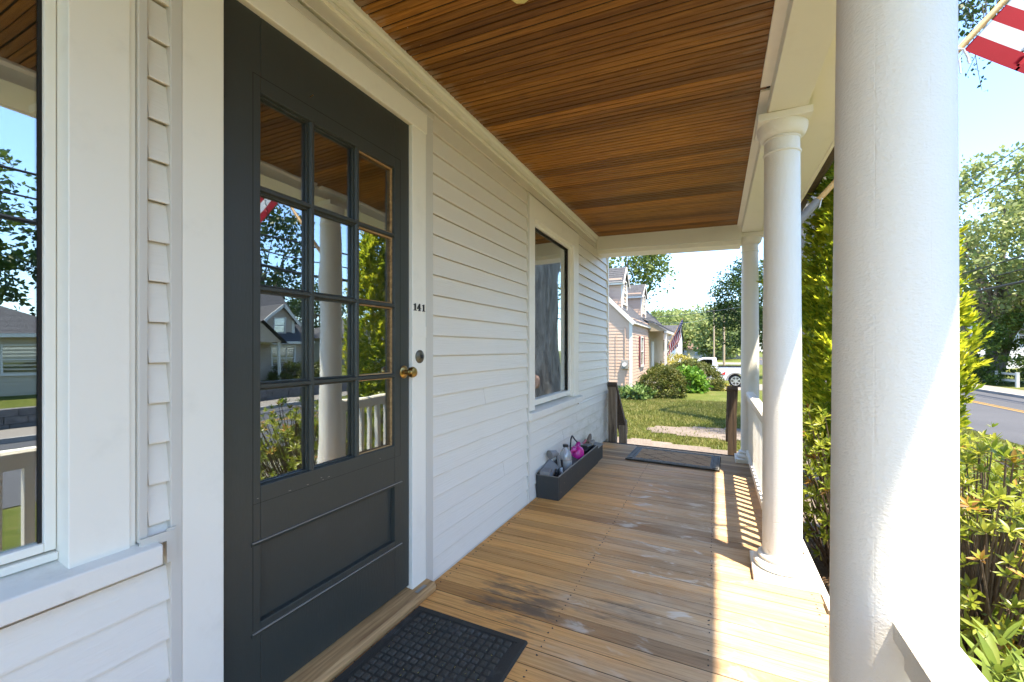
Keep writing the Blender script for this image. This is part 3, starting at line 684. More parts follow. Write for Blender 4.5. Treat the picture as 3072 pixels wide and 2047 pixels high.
mb = MB(); mb.box(0.040, 0.056, 1.52, 1.585, 0.0445, 0.0460, Matrix.Rotation(0, 4, 'Y')); mb.build('worn_edge', M['scuff'], house)

# curtain inside the near window
mb = MB(); pts = []
n = 60
for z0, z1 in ((0.66, 2.0),):
    v = []; f = []
    for i in range(n + 1):
        y = -0.35 + 0.66 * i / n; x = -0.16 + 0.025 * math.sin(i * 0.85) + 0.01 * math.sin(i * 2.1)
        v += [(x, y, z0), (x, y * 0.9 + 0.02, z1), ]
    f = [(2 * i, 2 * i + 2, 2 * i + 3, 2 * i + 1) for i in range(n)]
    mb.add(v, f)
M['curtain'] = paint('curtain_cloth', (0.62, 0.62, 0.64), 0.9, 0.1)
cur = mb.build('curtain', M['curtain'], None, smooth=True, org=(-0.16, 0, 0.66)); setp(cur, 'white gathered curtain hanging inside the near window', 'curtain')

# ------------------------------------------------------------------ porch floor and ceiling, board by board
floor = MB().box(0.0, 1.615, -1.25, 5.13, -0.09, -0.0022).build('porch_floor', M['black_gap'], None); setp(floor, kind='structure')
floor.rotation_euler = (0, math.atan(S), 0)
DP = 0.0834
def deck_me(x0, x1):
    w = DP - 0.0042; c = 0.0012; t = 0.028
    poly = [(0, -t), (0, -c), (c, 0), (w - c, 0), (w, -c), (w, -t)]
    m_ = MB().prism(poly, 'X', x0, x1); me = raw_mesh('floor_board', m_.v, m_.f, M['deck'])
    bm = bmesh.new(); bm.from_mesh(me); bmesh.ops.recalc_face_normals(bm, faces=bm.faces); bm.to_mesh(me); bm.free(); return me
dm = [deck_me(0.002, 1.632), deck_me(0.002, 1.640), deck_me(0.002, 1.626)]
k0 = -30; k1 = int((5.14 - 1.318) / DP)
for k in range(k0, k1):
    y = 1.318 + k * DP
    if y < -1.2: continue
    o = place('floor_board', dm[k % 3], floor, (0, y, random.uniform(-0.0009, 0.0006)), (random.uniform(-0.004, 0.004), 0, 0))
mb = MB()
for k in range(k0, k1):
    y = 1.318 + k * DP
    for xn in (0.045, 0.62, 1.18, 1.60):
        for dy in (0.024, 0.057):
            if random.random() < 0.82: mb.cyl((xn + random.uniform(-0.008, 0.008), y + dy + random.uniform(-0.006, 0.006), -0.002), (xn, y + dy, 0.0012), 0.0026, n=6)
nails = mb.build('nail_heads', M['black_iron'], floor); nails['kind'] = 'stuff'
fas = MB().box(1.642, 1.668, -1.25, 5.14, -0.20, -0.004).build('deck_fascia', M['trim'], floor)
mb = MB(); mb.box(1.60, 1.625, -1.25, 5.1, -0.75, -0.21); mb.build('skirting', M['dark_wood'], floor)
MB().box(0.0, 1.63, 5.145, 5.17, -0.22, -0.03).build('end_board', M['old_wood'], floor)

CZ = 2.315
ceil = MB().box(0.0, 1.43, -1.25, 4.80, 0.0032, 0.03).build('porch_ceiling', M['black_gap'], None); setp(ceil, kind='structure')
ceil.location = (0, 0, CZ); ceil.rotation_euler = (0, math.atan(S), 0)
CP = 0.0732
def ceil_me(w):
    c = 0.002; hw = w / 2; b = 0.0042
    poly = [(0, 0.015), (0, c), (c, 0), (hw - b, 0), (hw - b * 0.55, 0.0085), (hw + b * 0.55, 0.0085), (hw + b, 0), (w - c, 0), (w, c), (w, 0.015)]
    m_ = MB().prism(poly, 'X', 0.004, 1.415); me = raw_mesh('ceiling_board', m_.v, m_.f, M['ceiling'])
    bm = bmesh.new(); bm.from_mesh(me); bmesh.ops.recalc_face_normals(bm, faces=bm.faces); bm.to_mesh(me); bm.free(); return me
cm = [ceil_me(CP - 0.0040), ceil_me(CP - 0.0030), ceil_me(CP - 0.0054)]
y = 4.80 - CP
while y > -1.2:
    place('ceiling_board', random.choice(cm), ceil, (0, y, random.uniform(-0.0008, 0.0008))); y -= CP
mb = MB(); mb.prism([(1.388, -0.012), (1.432, -0.012), (1.432, 0.002), (1.388, 0.002)], 'Y', -1.25, 2.30); mb.prism([(1.392, -0.011), (1.432, -0.011), (1.432, 0.002), (1.392, 0.002)], 'Y', 2.34, 4.80)
mb.build('ceiling_trim', M['trim'], ceil, bevel=0.002)

# beams, eave and gutter belong to the house
def slope_poly(pl): return [(x, z - S * x) for x, z in pl]
BZ = 2.242
MB().prism(slope_poly([(1.430, BZ), (1.590, BZ), (1.590, 2.52), (1.430, 2.52)]), 'Y', -1.25, 5.06).build('porch_beam', M['trim_rough'], house, bevel=0.003)
MB().prism(slope_poly([(1.590, BZ + 0.045), (1.80, BZ + 0.045), (1.80, BZ + 0.10), (1.590, BZ + 0.10)]), 'Y', -1.25, 5.30).build('eave_soffit', M['trim_rough'], house)
MB().prism(slope_poly([(1.80, BZ + 0.038), (1.818, BZ + 0.038), (1.83, BZ + 0.20), (1.80, BZ + 0.20)]), 'Y', -1.25, 5.32).build('eave_fascia', M['trim'], house)
mb = MB()
gp = [(1.835 + 0.055 - 0.055 * math.cos(a), 2.40 - 0.06 * math.sin(a)) for a in np.linspace(0, math.pi, 10)]
gi = [(1.835 + 0.055 - 0.052 * math.cos(a), 2.40 - 0.057 * math.sin(a)) for a in np.linspace(math.pi, 0, 10)]
mb.prism(gp + gi, 'Y', -1.25, 5.34); mb.build('gutter', M['dark_wood'], house)
MB().box(-0.3, 1.86, -1.25, 5.33, 2.53, 2.58).build('porch_roof', M['dark_wood'], house)  # unseen rear end cut short behind the camera to let more daylight in
ey0 = 4.784
mb = MB(); mb.box(0.0, 1.430, ey0, ey0 + 0.30, 2.172, 2.52, Matrix.Rotation(0, 4, 'Z'))
end = mb.build('end_beam', M['trim_rough'], house, bevel=0.003)
for v in end.data.vertices: v.co.z -= S * v.co.x
mb = MB(); mb.box(-0.0, 1.429, ey0 + 0.03, ey0 + 0.28, 2.133, 2.172)
e2 = mb.build('end_beam_strip', M['trim'], house, bevel=0.002)
for v in e2.data.vertices: v.co.z -= S * v.co.x
MB().tube([(0.03, ey0 - 0.012, 2.30), (0.024, ey0 - 0.012, 2.20), (0.03, ey0 - 0.01, 2.10), (0.06, ey0 + 0.08, 2.09)], 0.004).build('cable', M['trim'], house)

# ------------------------------------------------------------------ columns
def column(x, y, rb, label, lean=0.0):
    zb = -S * x
    zt = BZ - S * x
    t = empty('porch_column', (x, y, zb), label, 'column', 'white round columns of the porch')
    h = zt - zb
    MB().box(x - 0.133, x + 0.133, y - 0.133, y + 0.133, zb - 0.002, zb + 0.038).build('plinth', M['column'], t, bevel=0.004)
    prof = [(rb * 1.02, 0.036)]
    for a in np.linspace(-90, 90, 9): prof.append((rb * 1.30 + 0.019 * math.cos(R(a)) - 0.006, 0.057 + 0.019 * math.sin(R(a))))
    prof += [(rb * 1.19, 0.077), (rb * 1.19, 0.083)]
    for a in np.linspace(-90, 90, 7): prof.append((rb * 1.15 + 0.008 * math.cos(R(a)), 0.091 + 0.008 * math.sin(R(a))))
    prof += [(rb * 1.08, 0.100), (rb * 1.02, 0.106)]
    MB().lathe(prof, (x, y, zb), 56).build('base', M['column'], t, smooth=True)
    sh = []
    for i in range(25):
        q = i / 24; r = rb * (1 - 0.115 * q ** 1.7); sh.append((r, 0.104 + q * (h - 0.104 - 0.09)))
    MB().lathe(sh, (x, y, zb), 72, lean=lean).build('shaft', M['column'], t, smooth=True)
    rt = rb * 0.885; H = h - 0.035
    cp = [(rt, H - 0.155)]
    for a in np.linspace(-90, 90, 7): cp.append((rt + 0.007 * math.cos(R(a)), H - 0.135 + 0.007 * math.sin(R(a))))
    cp += [(rt, H - 0.127), (rt, H - 0.075)]
    for a in np.linspace(-90, 90, 5): cp.append((rt + 0.005 * math.cos(R(a)), H - 0.068 + 0.005 * math.sin(R(a))))
    for a in np.linspace(0, 90, 8): cp.append((rt + 0.004 + 0.030 * math.sin(R(a)), H - 0.062 + 0.062 * (1 - math.cos(R(a)))))
    MB().lathe(cp, (x + lean * (h - 0.1), y, zb), 56).build('capital', M['column'], t, smooth=True)
    xl = x + lean * h
    MB().box(xl - 0.112, xl + 0.112, y - 0.112, y + 0.112, zb + h - 0.036, zb + h - 0.001).build('abacus', M['column'], t, bevel=0.003)
    return t
column(1.488, 1.018, 0.0905, 'large nearest white column, with a handrail fixed to its foot', 0.004)
column(1.499, 2.530, 0.0855, 'white column in the middle, with chipped paint around its square plinth')
column(1.510, 4.935, 0.0815, 'farthest white column, at the end of the porch beside the steps')

# ------------------------------------------------------------------ railings
def railing(y0, y1, zt, label, name='porch_railing'):
    t = empty(name, (1.505, (y0 + y1) / 2, -0.03), label, 'railing', 'white porch railings')
    MB().prism([(1.470, zt - 0.040), (1.541, zt - 0.040), (1.541, zt - 0.012), (1.530, zt), (1.481, zt), (1.470, zt - 0.012)], 'Y', y0, y1).build('top_rail', M['column'], t)
    MB().prism([(1.484, zt - 0.085), (1.526, zt - 0.085), (1.526, zt - 0.042), (1.484, zt - 0.042)], 'Y', y0 + 0.003, y1 - 0.003).build('under_rail', M['column'], t)
    MB().box(1.472, 1.538, y0, y1, 0.040, 0.088).build('bottom_rail', M['column'], t, bevel=0.003)
    n = int((y1 - y0) / 0.104); first = None
    for k in range(n):
        yy = y0 + 0.052 + k * (y1 - y0 - 0.06) / n
        if first is None:
            first = MB().box(1.488, 1.522, -0.017, 0.017, 0.086, zt - 0.082).build('baluster', M['column'], None); me = first.data; bpy.data.objects.remove(first)
            me.transform(Matrix.Translation((-1.505, 0, 0.03)))
        place('baluster', me, t, (0, yy - (y0 + y1) / 2, 0))
    return t
railing(2.60, 4.87, 0.663, 'white railing between the middle and the farthest column, casting barred shadows')
railing(-0.9, 0.985, 0.636, 'white handrail running from the nearest column out of the picture corner')

# ------------------------------------------------------------------ weathered stair handrails at the far end
def stair_rail(x0, x1, label, left):
    t = empty('stair_handrail', ((x0 + x1) / 2, 5.22, -0.62), label, 'handrail', 'weathered wooden stair rails')
    mb = MB(); mb.box(x0, x1, 5.172, 5.26, -0.62, 0.655); mb.build('post', M['old_wood'] if left else M['dark_wood'], t, bevel=0.004)
    MB().prism([(5.15, 0.655), (5.17, 0.69), (5.88, 0.03), (5.87, -0.025), (5.83, -0.03)], 'X', x0 - 0.008, x1 + 0.012).build('sloped_rail', M['dark_wood'], t, bevel=0.003)
    MB().box(x0 + 0.02, x1 + 0.02, 5.70, 5.79, -0.64, 0.16).build('post', M['old_wood'], t, bevel=0.003)
    return t
stair_rail(0.052, 0.142, 'weathered grey wooden handrail of the steps, against the house corner', True)
stair_rail(1.318, 1.402, 'dark brown wooden handrail of the steps, beside the farthest column', False)
for k in range(3):
    o = MB().box(0.10, 1.34, 5.175 + 0.26 * k, 5.45 + 0.26 * k, -0.205 - 0.16 * k, -0.165 - 0.16 * k).build('step', M['old_wood'], None)
    setp(o, kind='structure')

# ------------------------------------------------------------------ ceiling lantern (its tip hangs into view)
t = empty('ceiling_lantern', (0.645, 1.262, CZ - S * 0.645), 'small faceted brass ceiling lantern over the door, only its tip in view', 'lantern')
lz = 2.187
MB().cyl((0.645, 1.262, 2.285), (0.645, 1.262, 2.303), 0.055, n=24).build('canopy', M['brass_bright'], t, smooth=True)
MB().cyl((0.645, 1.262, 2.26), (0.645, 1.262, 2.287), 0.010, n=12).build('stem', M['brass_bright'], t, smooth=True)
MB().cyl((0.645, 1.262, lz + 0.018), (0.645, 1.262, lz + 0.075), 0.046, 0.052, n=8).build('glass_body', M['far_glass'], t)
MB().cyl((0.645, 1.262, lz), (0.645, 1.262, lz + 0.018), 0.032, 0.047, n=8).build('bottom_finial', M['brass_bright'], t, bevel=0.002)

# ------------------------------------------------------------------ door mats
mat = empty('doormat', (0.3, 1.25, 0), 'black ribbed rubber doormat with raised squares in front of the door', 'doormat')
mat.rotation_euler = (0, math.atan(S), 0)
ORG[mat.name] = Vector((0, 0, 0)); mat.location = (0, 0, 0)
mx0, mx1, my0, my1 = 0.075, 0.572, 0.66, 1.502
MB().prism([(mx0, 0.001), (mx1, 0.001), (mx1 - 0.006, 0.009), (mx0 + 0.006, 0.009)], 'Y', my0, my1).build('base', M['rubber'], mat, bevel=0.002)
mb = MB(); mb.box(mx0 + 0.006, mx1 - 0.006, my1 - 0.03, my1 - 0.004, 0.009, 0.012); mb.box(mx1 - 0.032, mx1 - 0.006, my0, my1 - 0.03, 0.009, 0.012); mb.box(mx0 + 0.006, mx0 + 0.03, my0, my1 - 0.03, 0.009, 0.012)
mb.build('border', M['rubber'], mat, bevel=0.0015)
mb = MB(); pt = 0.0315; i = 0
nx = int((mx1 - mx0 - 0.075) / pt); ny = int((my1 - my0 - 0.05) / pt)
for i in range(nx):
    for j in range(ny):
        cx_ = mx0 + 0.042 + pt * (i + 0.5) + random.uniform(-.0012, .0012); cy_ = my1 - 0.036 - pt * (j + 0.5) + random.uniform(-.0012, .0012)
        w = 0.0112 + random.uniform(-0.0016, 0.0014); h = 0.0150 + random.uniform(-0.001, 0.001)
        v = [(cx_ - w, cy_ - w, 0.0085), (cx_ + w, cy_ - w, 0.0085), (cx_ + w, cy_ + w, 0.0085), (cx_ - w, cy_ + w, 0.0085)]
        q = w * 0.72; v += [(cx_ - q, cy_ - q, h), (cx_ + q, cy_ - q, h), (cx_ + q, cy_ + q, h), (cx_ - q, cy_ + q, h)]
        mb.add(v, [(0, 1, 5, 4), (1, 2, 6, 5), (2, 3, 7, 6), (3, 0, 4, 7), (4, 5, 6, 7)])
o = mb.build('raised_squares', M['worn_rubber'], mat); o['kind'] = 'stuff'
mb = MB()
for k in range(46):
    a = random.uniform(0, 6.28); px, py = random.uniform(mx0 + 0.05, mx1 - 0.05), random.uniform(1.1, my1 - 0.04); L = random.uniform(0.003, 0.009)
    mb.bar((px, py, 0.014), (px + L * math.cos(a), py + L * math.sin(a), 0.0145), 0.0012, 0.0008)
o = mb.build('dry_litter', M['leaf_yellow'], mat); o['kind'] = 'stuff'

m2 = empty('doormat', (0.81, 4.65, 0), 'brown coir doormat with black scrolled rubber border at the far steps', 'doormat')
m2.location = (0, 0, 0); ORG[m2.name] = Vector((0, 0, 0)); m2.rotation_euler = (0, math.atan(S), R(-1.4))
def m2b(mb_, n_, mt, bev=0.0, kind=None, sm=False):
    o = mb_.build(n_, mt, m2, bevel=bev, smooth=sm)
    if kind: o['kind'] = kind
    return o
a0, a1, b0, b1 = 0.285, 1.13, 4.385, 4.965
m2b(MB().prism([(a0, 0.001), (a1, 0.001), (a1 - 0.006, 0.013), (a0 + 0.006, 0.013)], 'Y', b0, b1), 'base', M['rubber'], 0.003)
def coir():
    m, g, p = new_mat('coir_weave'); pos = g.n('ShaderNodeNewGeometry').outputs['Position']
    xyz = g.n('ShaderNodeSeparateXYZ', {0: pos}); X, Y = xyz.outputs[0], xyz.outputs[1]
    d1 = g.math('ABSOLUTE', g.math('SUBTRACT', g.math('FRACT', g.math('MULTIPLY', g.math('ADD', X, Y), 5.2)), 0.5))
    d2 = g.math('ABSOLUTE', g.math('SUBTRACT', g.math('FRACT', g.math('MULTIPLY', g.math('SUBTRACT', X, Y), 5.2)), 0.5))
    w = g.math('MAXIMUM', g.ss(d1, 0.40, 0.47), g.ss(d2, 0.40, 0.47))
    n_ = g.noise(pos, 130, 4, 0.7); n3 = g.noise(pos, 9, 4, 0.6)
    c = g.ramp(n_, [(0.3, (0.26, 0.15, 0.065)), (0.6, (0.48, 0.29, 0.14)), (0.8, (0.60, 0.42, 0.23))])
    c = g.mix(g.math('MULTIPLY', w, g.math('MULTIPLY', g.ss(n3, 0.35, 0.6), 0.75)), c, (0.09, 0.05, 0.028))
    link(g, c, p.inputs['Base Color']); p.inputs['Roughness'].default_value = 0.95
    link(g, g.n('ShaderNodeBump', {'Height': n_, 'Strength': 0.8, 'Distance': 0.004}).outputs[0], p.inputs['Normal'])
    return m
M['coir'] = coir()
m2b(MB().box(a0 + 0.085, a1 - 0.085, b0 + 0.075, b1 - 0.075, 0.010, 0.0165), 'coir_field', M['coir'])
mb = MB()
for yy in (b0 + 0.072, b1 - 0.072, b0 + 0.012, b1 - 0.012): mb.box(a0 + 0.01, a1 - 0.01, yy - 0.003, yy + 0.003, 0.012, 0.017)
for xx in (a0 + 0.080, a1 - 0.080, a0 + 0.070, a1 - 0.070, a0 + 0.012, a1 - 0.012): mb.box(xx - 0.0025, xx + 0.0025, b0 + 0.01, b1 - 0.01, 0.012, 0.0172)
m2b(mb, 'border_lines', M['rubber_grey'], 0.001)
mb = MB()
for yy, ph in ((b0 + 0.042, 0), (b1 - 0.042, 0), (b0 + 0.042, math.pi), (b1 - 0.042, math.pi)):
    mb.tube([(a0 + 0.085 + (a1 - a0 - 0.17) * i / 72, yy + 0.018 * math.sin(i / 72 * 2 * math.pi * 5.5 + ph), 0.0155) for i in range(73)], 0.0055, 6)
m2b(mb, 'scroll_relief', M['rubber_grey'], sm=True)
mb = MB()
for x0_, x1_ in ((a0 + 0.020, a0 + 0.064), (a1 - 0.064, a1 - 0.020)):
    n_ = 9
    for i in range(n_):
        ya_ = b0 + 0.05 + (b1 - b0 - 0.10) * i / n_; yb_ = b0 + 0.05 + (b1 - b0 - 0.10) * (i + 1) / n_
        mb.bar((x0_, ya_, 0.0145), (x1_, yb_, 0.0155), 0.011, 0.006); mb.bar((x1_, yb_, 0.0142), (x0_, yb_, 0.0142), 0.004, 0.004)
m2b(mb, 'zigzag_relief', M['rubber_grey'])

# ------------------------------------------------------------------ planter trough and what stands in it
pl = empty('planter_box', (0.097, 3.55, -0.002), 'long black painted planter trough standing against the house wall', 'planter')
px0, px1, py0, py1, pz = 0.017, 0.188, 2.972, 4.13, 0.163
mb = MB(); mb.box(px0, px1, py0, py0 + 0.016, -0.003, pz); MB()
mb.build('end_panel', M['planter'], pl, bevel=0.002)
MB().box(px0, px1, py1 - 0.016, py1, -0.003, pz).build('end_panel', M['planter'], pl, bevel=0.002)
MB().box(px1 - 0.014, px1 + 0.002, py0 + 0.016, py1 - 0.016, -0.003, pz).build('front_panel', M['planter'], pl, bevel=0.002)
MB().box(px0, px0 + 0.014, py0 + 0.016, py1 - 0.016, -0.003, pz + 0.012).build('back_panel', M['planter'], pl, bevel=0.002)
MB().box(px0 + 0.014, px1 - 0.014, py0 + 0.016, py1 - 0.016, 0.0, 0.055).build('soil', M['soil'], pl)
mb = MB(); mb.box(px0 + 0.001, px1 - 0.001, py0 + 0.002, py0 + 0.013, pz, pz + 0.0012); mb.box(px1 - 0.012, px1 + 0.0005, py0 + 0.02, py1, pz, pz + 0.0012)
mb.build('worn_rim', M['planter_edge'], pl)
mb = MB()
for k in range(7): q = (random.uniform(3.02, 3.5), random.uniform(0.02, 0.15)); mb.box(px1 + 0.0015, px1 + 0.003, q[0], q[0] + 0.004, q[1], q[1] + 0.008)
mb.build('paint_chips', M['scuff'], pl)
sb = empty('storage_box', (0.1, 4.25, -0.002), 'short dark box with a grey sloping lid at the far end of the trough', 'box')
MB().box(0.02, 0.182, 4.138, 4.345, -0.003, 0.125).build('body', M['planter'], sb, bevel=0.003)
MB().prism([(0.015, 0.150), (0.187, 0.126), (0.187, 0.137), (0.015, 0.163)], 'Y', 4.134, 4.35).build('lid', plain('grey_lid', (0.23, 0.22, 0.19), 0.7), sb, bevel=0.002)

def pink():
    m, g, p = new_mat('pink_plastic'); p.inputs['Base Color'].default_value = (0.66, 0.025, 0.30, 1); p.inputs['Roughness'].default_value = 0.22
    p.inputs['Transmission Weight'].default_value = 0.15; p.inputs['Subsurface Weight'].default_value = 0.2; p.inputs['Subsurface Radius'].default_value = (0.02, 0.004, 0.01); return m
M['pink'] = pink()
wc = empty('watering_can', (0.10, 3.70, 0.06), 'bright pink plastic watering can with a black hose handle in the trough', 'watering can')
MB().lathe([(0.045, 0.058), (0.058, 0.075), (0.064, 0.12), (0.066, 0.165), (0.062, 0.20), (0.048, 0.222), (0.030, 0.232), (0.026, 0.236)], (0.105, 3.70, 0.0), 28).build('body', M['pink'], wc, smooth=True)
MB().lathe([(0.047, 0.086), (0.0655, 0.108), (0.067, 0.112), (0.067, 0.118), (0.0655, 0.121)], (0.105, 3.70, 0.0), 28).build('band', M['pink'], wc, smooth=True)
MB().prism([(3.735, 0.20), (3.77, 0.205), (3.78, 0.25), (3.765, 0.262), (3.74, 0.245), (3.69, 0.235), (3.63, 0.238), (3.625, 0.222)], 'X', 0.085, 0.118).build('neck', M['pink'], wc, bevel=0.006)
MB().tube([(0.09, 3.575, 0.225), (0.088, 3.575, 0.262), (0.085, 3.600, 0.312), (0.085, 3.625, 0.332), (0.085, 3.645, 0.330), (0.088, 3.70, 0.290), (0.095, 3.765, 0.252)], 0.0065, 10).build('hose_handle', M['black_plastic'], wc, smooth=True)
MB().tube([(0.105, 3.66, 0.20), (0.105, 3.60, 0.222), (0.10, 3.57, 0.215), (0.10, 3.56, 0.19)], [0.022, 0.018, 0.015, 0.012], 12).build('spout', M['pink'], wc, smooth=True)

def clear():
    m, g, p = new_mat('clear_plastic'); g.t.nodes.remove(p); out = g.t.nodes['Material Output']
    gl = g.n('ShaderNodeBsdfGlossy', {'Color': (0.9, 0.9, 0.9, 1), 'Roughness': 0.12}).outputs[0]
    tr = g.n('ShaderNodeBsdfTransparent', {'Color': (0.88, 0.87, 0.85, 1)}).outputs[0]
    df = g.n('ShaderNodeBsdfDiffuse', {'Color': (0.62, 0.60, 0.57, 1)}).outputs[0]
    a = g.n('ShaderNodeMixShader', {0: 0.22, 1: tr, 2: gl}).outputs[0]
    link(g, g.n('ShaderNodeMixShader', {0: 0.42, 1: a, 2: df}).outputs[0], out.inputs['Surface']); return m
M['clear'] = clear()
jg = empty('plastic_jug', (0.095, 3.42, 0.06), 'cloudy clear plastic jug with a dark cap, left of the pink can', 'jug')
MB().lathe([(0.046, 0.058), (0.050, 0.07), (0.050, 0.205), (0.046, 0.232), (0.030, 0.262), (0.017, 0.276), (0.016, 0.288)], (0.095, 3.42, 0), 24).build('body', M['clear'], jg, smooth=True)
MB().lathe([(0.0505, 0.10), (0.0512, 0.102), (0.0512, 0.175), (0.0505, 0.177)], (0.095, 3.42, 0), 24).build('paper_label', plain('faded_label', (0.42, 0.40, 0.36), 0.8), jg, smooth=True)
MB().cyl((0.095, 3.42, 0.284), (0.095, 3.42, 0.303), 0.022, n=20).build('cap', M['black_plastic'], jg, smooth=True)
sp = empty('hose_nozzle', (0.085, 3.24, 0.06), 'grey crook-necked hose wand standing up in the trough', 'hose wand')
MB().tube([(0.105, 3.27, 0.06), (0.10, 3.262, 0.14), (0.092, 3.25, 0.225), (0.088, 3.236, 0.262), (0.075, 3.205, 0.282)], [0.014, 0.014, 0.015, 0.016, 0.018], 14).build('shaft', M['grey_plastic'], sp, smooth=True)
MB().cyl((0.082, 3.222, 0.275), (0.050, 3.165, 0.268), 0.022, 0.036, 20).build('head', M['grey_plastic'], sp, smooth=True)
MB().tube([(0.106, 3.272, 0.10), (0.103, 3.266, 0.155)], 0.0175, 14).build('white_sleeve', M['white_plastic'], sp, smooth=True)
MB().bar((0.118, 3.28, 0.07), (0.112, 3.27, 0.215), 0.010, 0.016).build('black_rod', M['black_plastic'], sp)
tr_ = empty('garden_tray', (0.075, 3.10, 0.06), 'grey plastic garden tray leaning in the near end of the trough', 'tray')
MB().box(-0.05, 0.05, -0.115, 0.115, -0.004, 0.004, Matrix.Translation((0.062, 3.13, 0.165)) @ Matrix.Rotation(R(14), 4, 'X') @ Matrix.Rotation(R(38), 4, 'Y')).build('board', M['grey_plastic'], tr_, bevel=0.002)
MB().box(-0.038, 0.038, -0.05, 0.05, -0.014, 0.014, Matrix.Translation((0.068, 3.035, 0.178)) @ Matrix.Rotation(R(12), 4, 'Z')).build('block', M['grey_plastic'], tr_, bevel=0.004)
MB().box(-0.006, 0.006, -0.05, 0.05, -0.05, 0.05, Matrix.Translation((0.115, 3.14, 0.115)) @ Matrix.Rotation(R(20), 4, 'Z')).build('black_plate', M['black_plastic'], tr_, bevel=0.002)
sl = MB().box(-0.05, 0.05, -0.13, 0.13, -0.008, 0.008, Matrix.Translation((0.125, 3.52, 0.112)) @ Matrix.Rotation(R(10), 4, 'X') @ Matrix.Rotation(R(24), 4, 'Y')).build('plastic_slab', plain('olive_slab', (0.10, 0.10, 0.085), 0.5), None, bevel=0.003, org=(0.125, 3.52, 0.112)); setp(sl, 'dark olive plastic slab lying under the pink can', 'slab')
bg_ = MB().prism([(3.86, 0.155), (4.12, 0.160), (4.06, 0.188), (3.90, 0.20)], 'X', 0.04, 0.15).build('folded_black_bag', M['black_plastic'], None, bevel=0.01, org=(0.095, 3.99, 0.1)); setp(bg_, 'crumpled black plastic bag at the far end of the trough', 'bag')
ht = empty('hand_tool', (0.075, 4.1, 0.17), 'small garden tool with a red grip on the far end of the trough', 'garden tool')
MB().tube([(0.07, 3.98, 0.185), (0.075, 4.06, 0.192), (0.07, 4.12, 0.20)], 0.012, 10).build('grip', M['red_plastic'], ht, smooth=True)
MB().tube([(0.07, 3.93, 0.172), (0.07, 3.98, 0.185)], 0.016, 10).build('blade', M['white_plastic'], ht, smooth=True)
ht2 = empty('glove_pair', (0.075, 4.22, 0.17), 'brown work gloves bundled on the grey lid', 'gloves')
MB().tube([(0.08, 4.17, 0.165), (0.07, 4.24, 0.178), (0.06, 4.31, 0.20), (0.055, 4.35, 0.215)], [0.02, 0.024, 0.02, 0.012], 10).build('glove', M['old_wood'], ht2, smooth=True)
MB().tube([(0.11, 4.16, 0.16), (0.105, 4.24, 0.167), (0.10, 4.30, 0.168)], [0.018, 0.022, 0.014], 10).build('glove', M['planter_edge'], ht2, smooth=True)

# ------------------------------------------------------------------ flags
M['flag_red'] = leaf_mat('flag_red_cloth', (0.30, 0.004, 0.012), (0.34, 0.005, 0.014), (0.38, 0.006, 0.016), 0.3, 3, 0.2, 0.7)
M['flag_white'] = leaf_mat('flag_white_cloth', (0.56, 0.56, 0.56), (0.60, 0.60, 0.60), (0.64, 0.64, 0.64), 0.3, 3, 0.2, 0.7)
M['flag_blue'] = leaf_mat('flag_blue_cloth', (0.012, 0.02, 0.10), (0.016, 0.028, 0.14), (0.02, 0.035, 0.16), 0.2, 3, 0.2, 0.7)
def flag(parent, fn, name_mat=True):
    """fn(h, f) -> point; h along the hoist from the bottom stripe (0) to the top (1), f along the fly (0..1)"""
    NF = 90; rows = {'stripe_red': [], 'stripe_white': [], 'canton': []}
    for k in range(13):
        for sub in range(4):
            for j in range(NF):
                h0, h1 = (k + sub / 4) / 13, (k + (sub + 1) / 4) / 13; f0, f1 = j / NF, (j + 1) / NF
                key = 'canton' if (k >= 6 and f0 < 0.395) else ('stripe_red' if k % 2 == 0 else 'stripe_white')
                rows[key].append([fn(h0, f0), fn(h0, f1), fn(h1, f1), fn(h1, f0)])
    for key, mt in (('stripe_red', 'flag_red'), ('stripe_white', 'flag_white'), ('canton', 'flag_blue')):
        v = []; f = []
        for q in rows[key]: f.append(tuple(range(len(v), len(v) + 4))); v += q
        m_ = MB(); m_.add(v, f); o = m_.build(key + 's' if key != 'canton' else key, M[mt], parent)
        bm = bmesh.new(); bm.from_mesh(o.data); bmesh.ops.remove_doubles(bm, verts=bm.verts, dist=1e-4); bm.to_mesh(o.data); bm.free()
        o.data.polygons.foreach_set('use_smooth', [True] * len(o.data.polygons))
    m_ = MB()
    for r_ in range(9):
        for c_ in range(6 if r_ % 2 == 0 else 5):
            h = 6 / 13 + (r_ + 0.9) / 9.8 * 7 / 13; f = (0.035 + 0.062 * c_) if r_ % 2 == 0 else (0.066 + 0.062 * c_)
            c0 = Vector(fn(h, f)); du = (Vector(fn(h + 0.01, f)) - c0); dv = (Vector(fn(h, f + 0.01)) - c0); du.normalize(); dv.normalize(); nn = du.cross(dv).normalized()
            for sgn in (1, -1):
                pts = []
                for k in range(10):
                    rr = fs * (1 if k % 2 == 0 else 0.42); a = math.pi * k / 5
                    pts.append(c0 + nn * 0.0025 * sgn + du * rr * math.cos(a) + dv * rr * math.sin(a))
                m_.add(pts, [tuple(range(10))])
    o = m_.build('stars', M['flag_white'], parent); o['kind'] = 'stuff'
FY = 2.63
p0 = Vector((1.560, FY, 1.700)); p1 = Vector((2.86, FY + 0.02, 3.19))
pd = (p1 - p0).normalized()
fp = empty('flagpole', tuple(p0), 'pale wooden flagpole slanting out from a grey bracket on the middle column', 'flagpole')
MB().tube([p0 + pd * 0.12, p0 + pd * 1.0, p1], [0.0135, 0.0135, 0.0115], 14).build('pole', M['pole_wood'], fp, smooth=True)
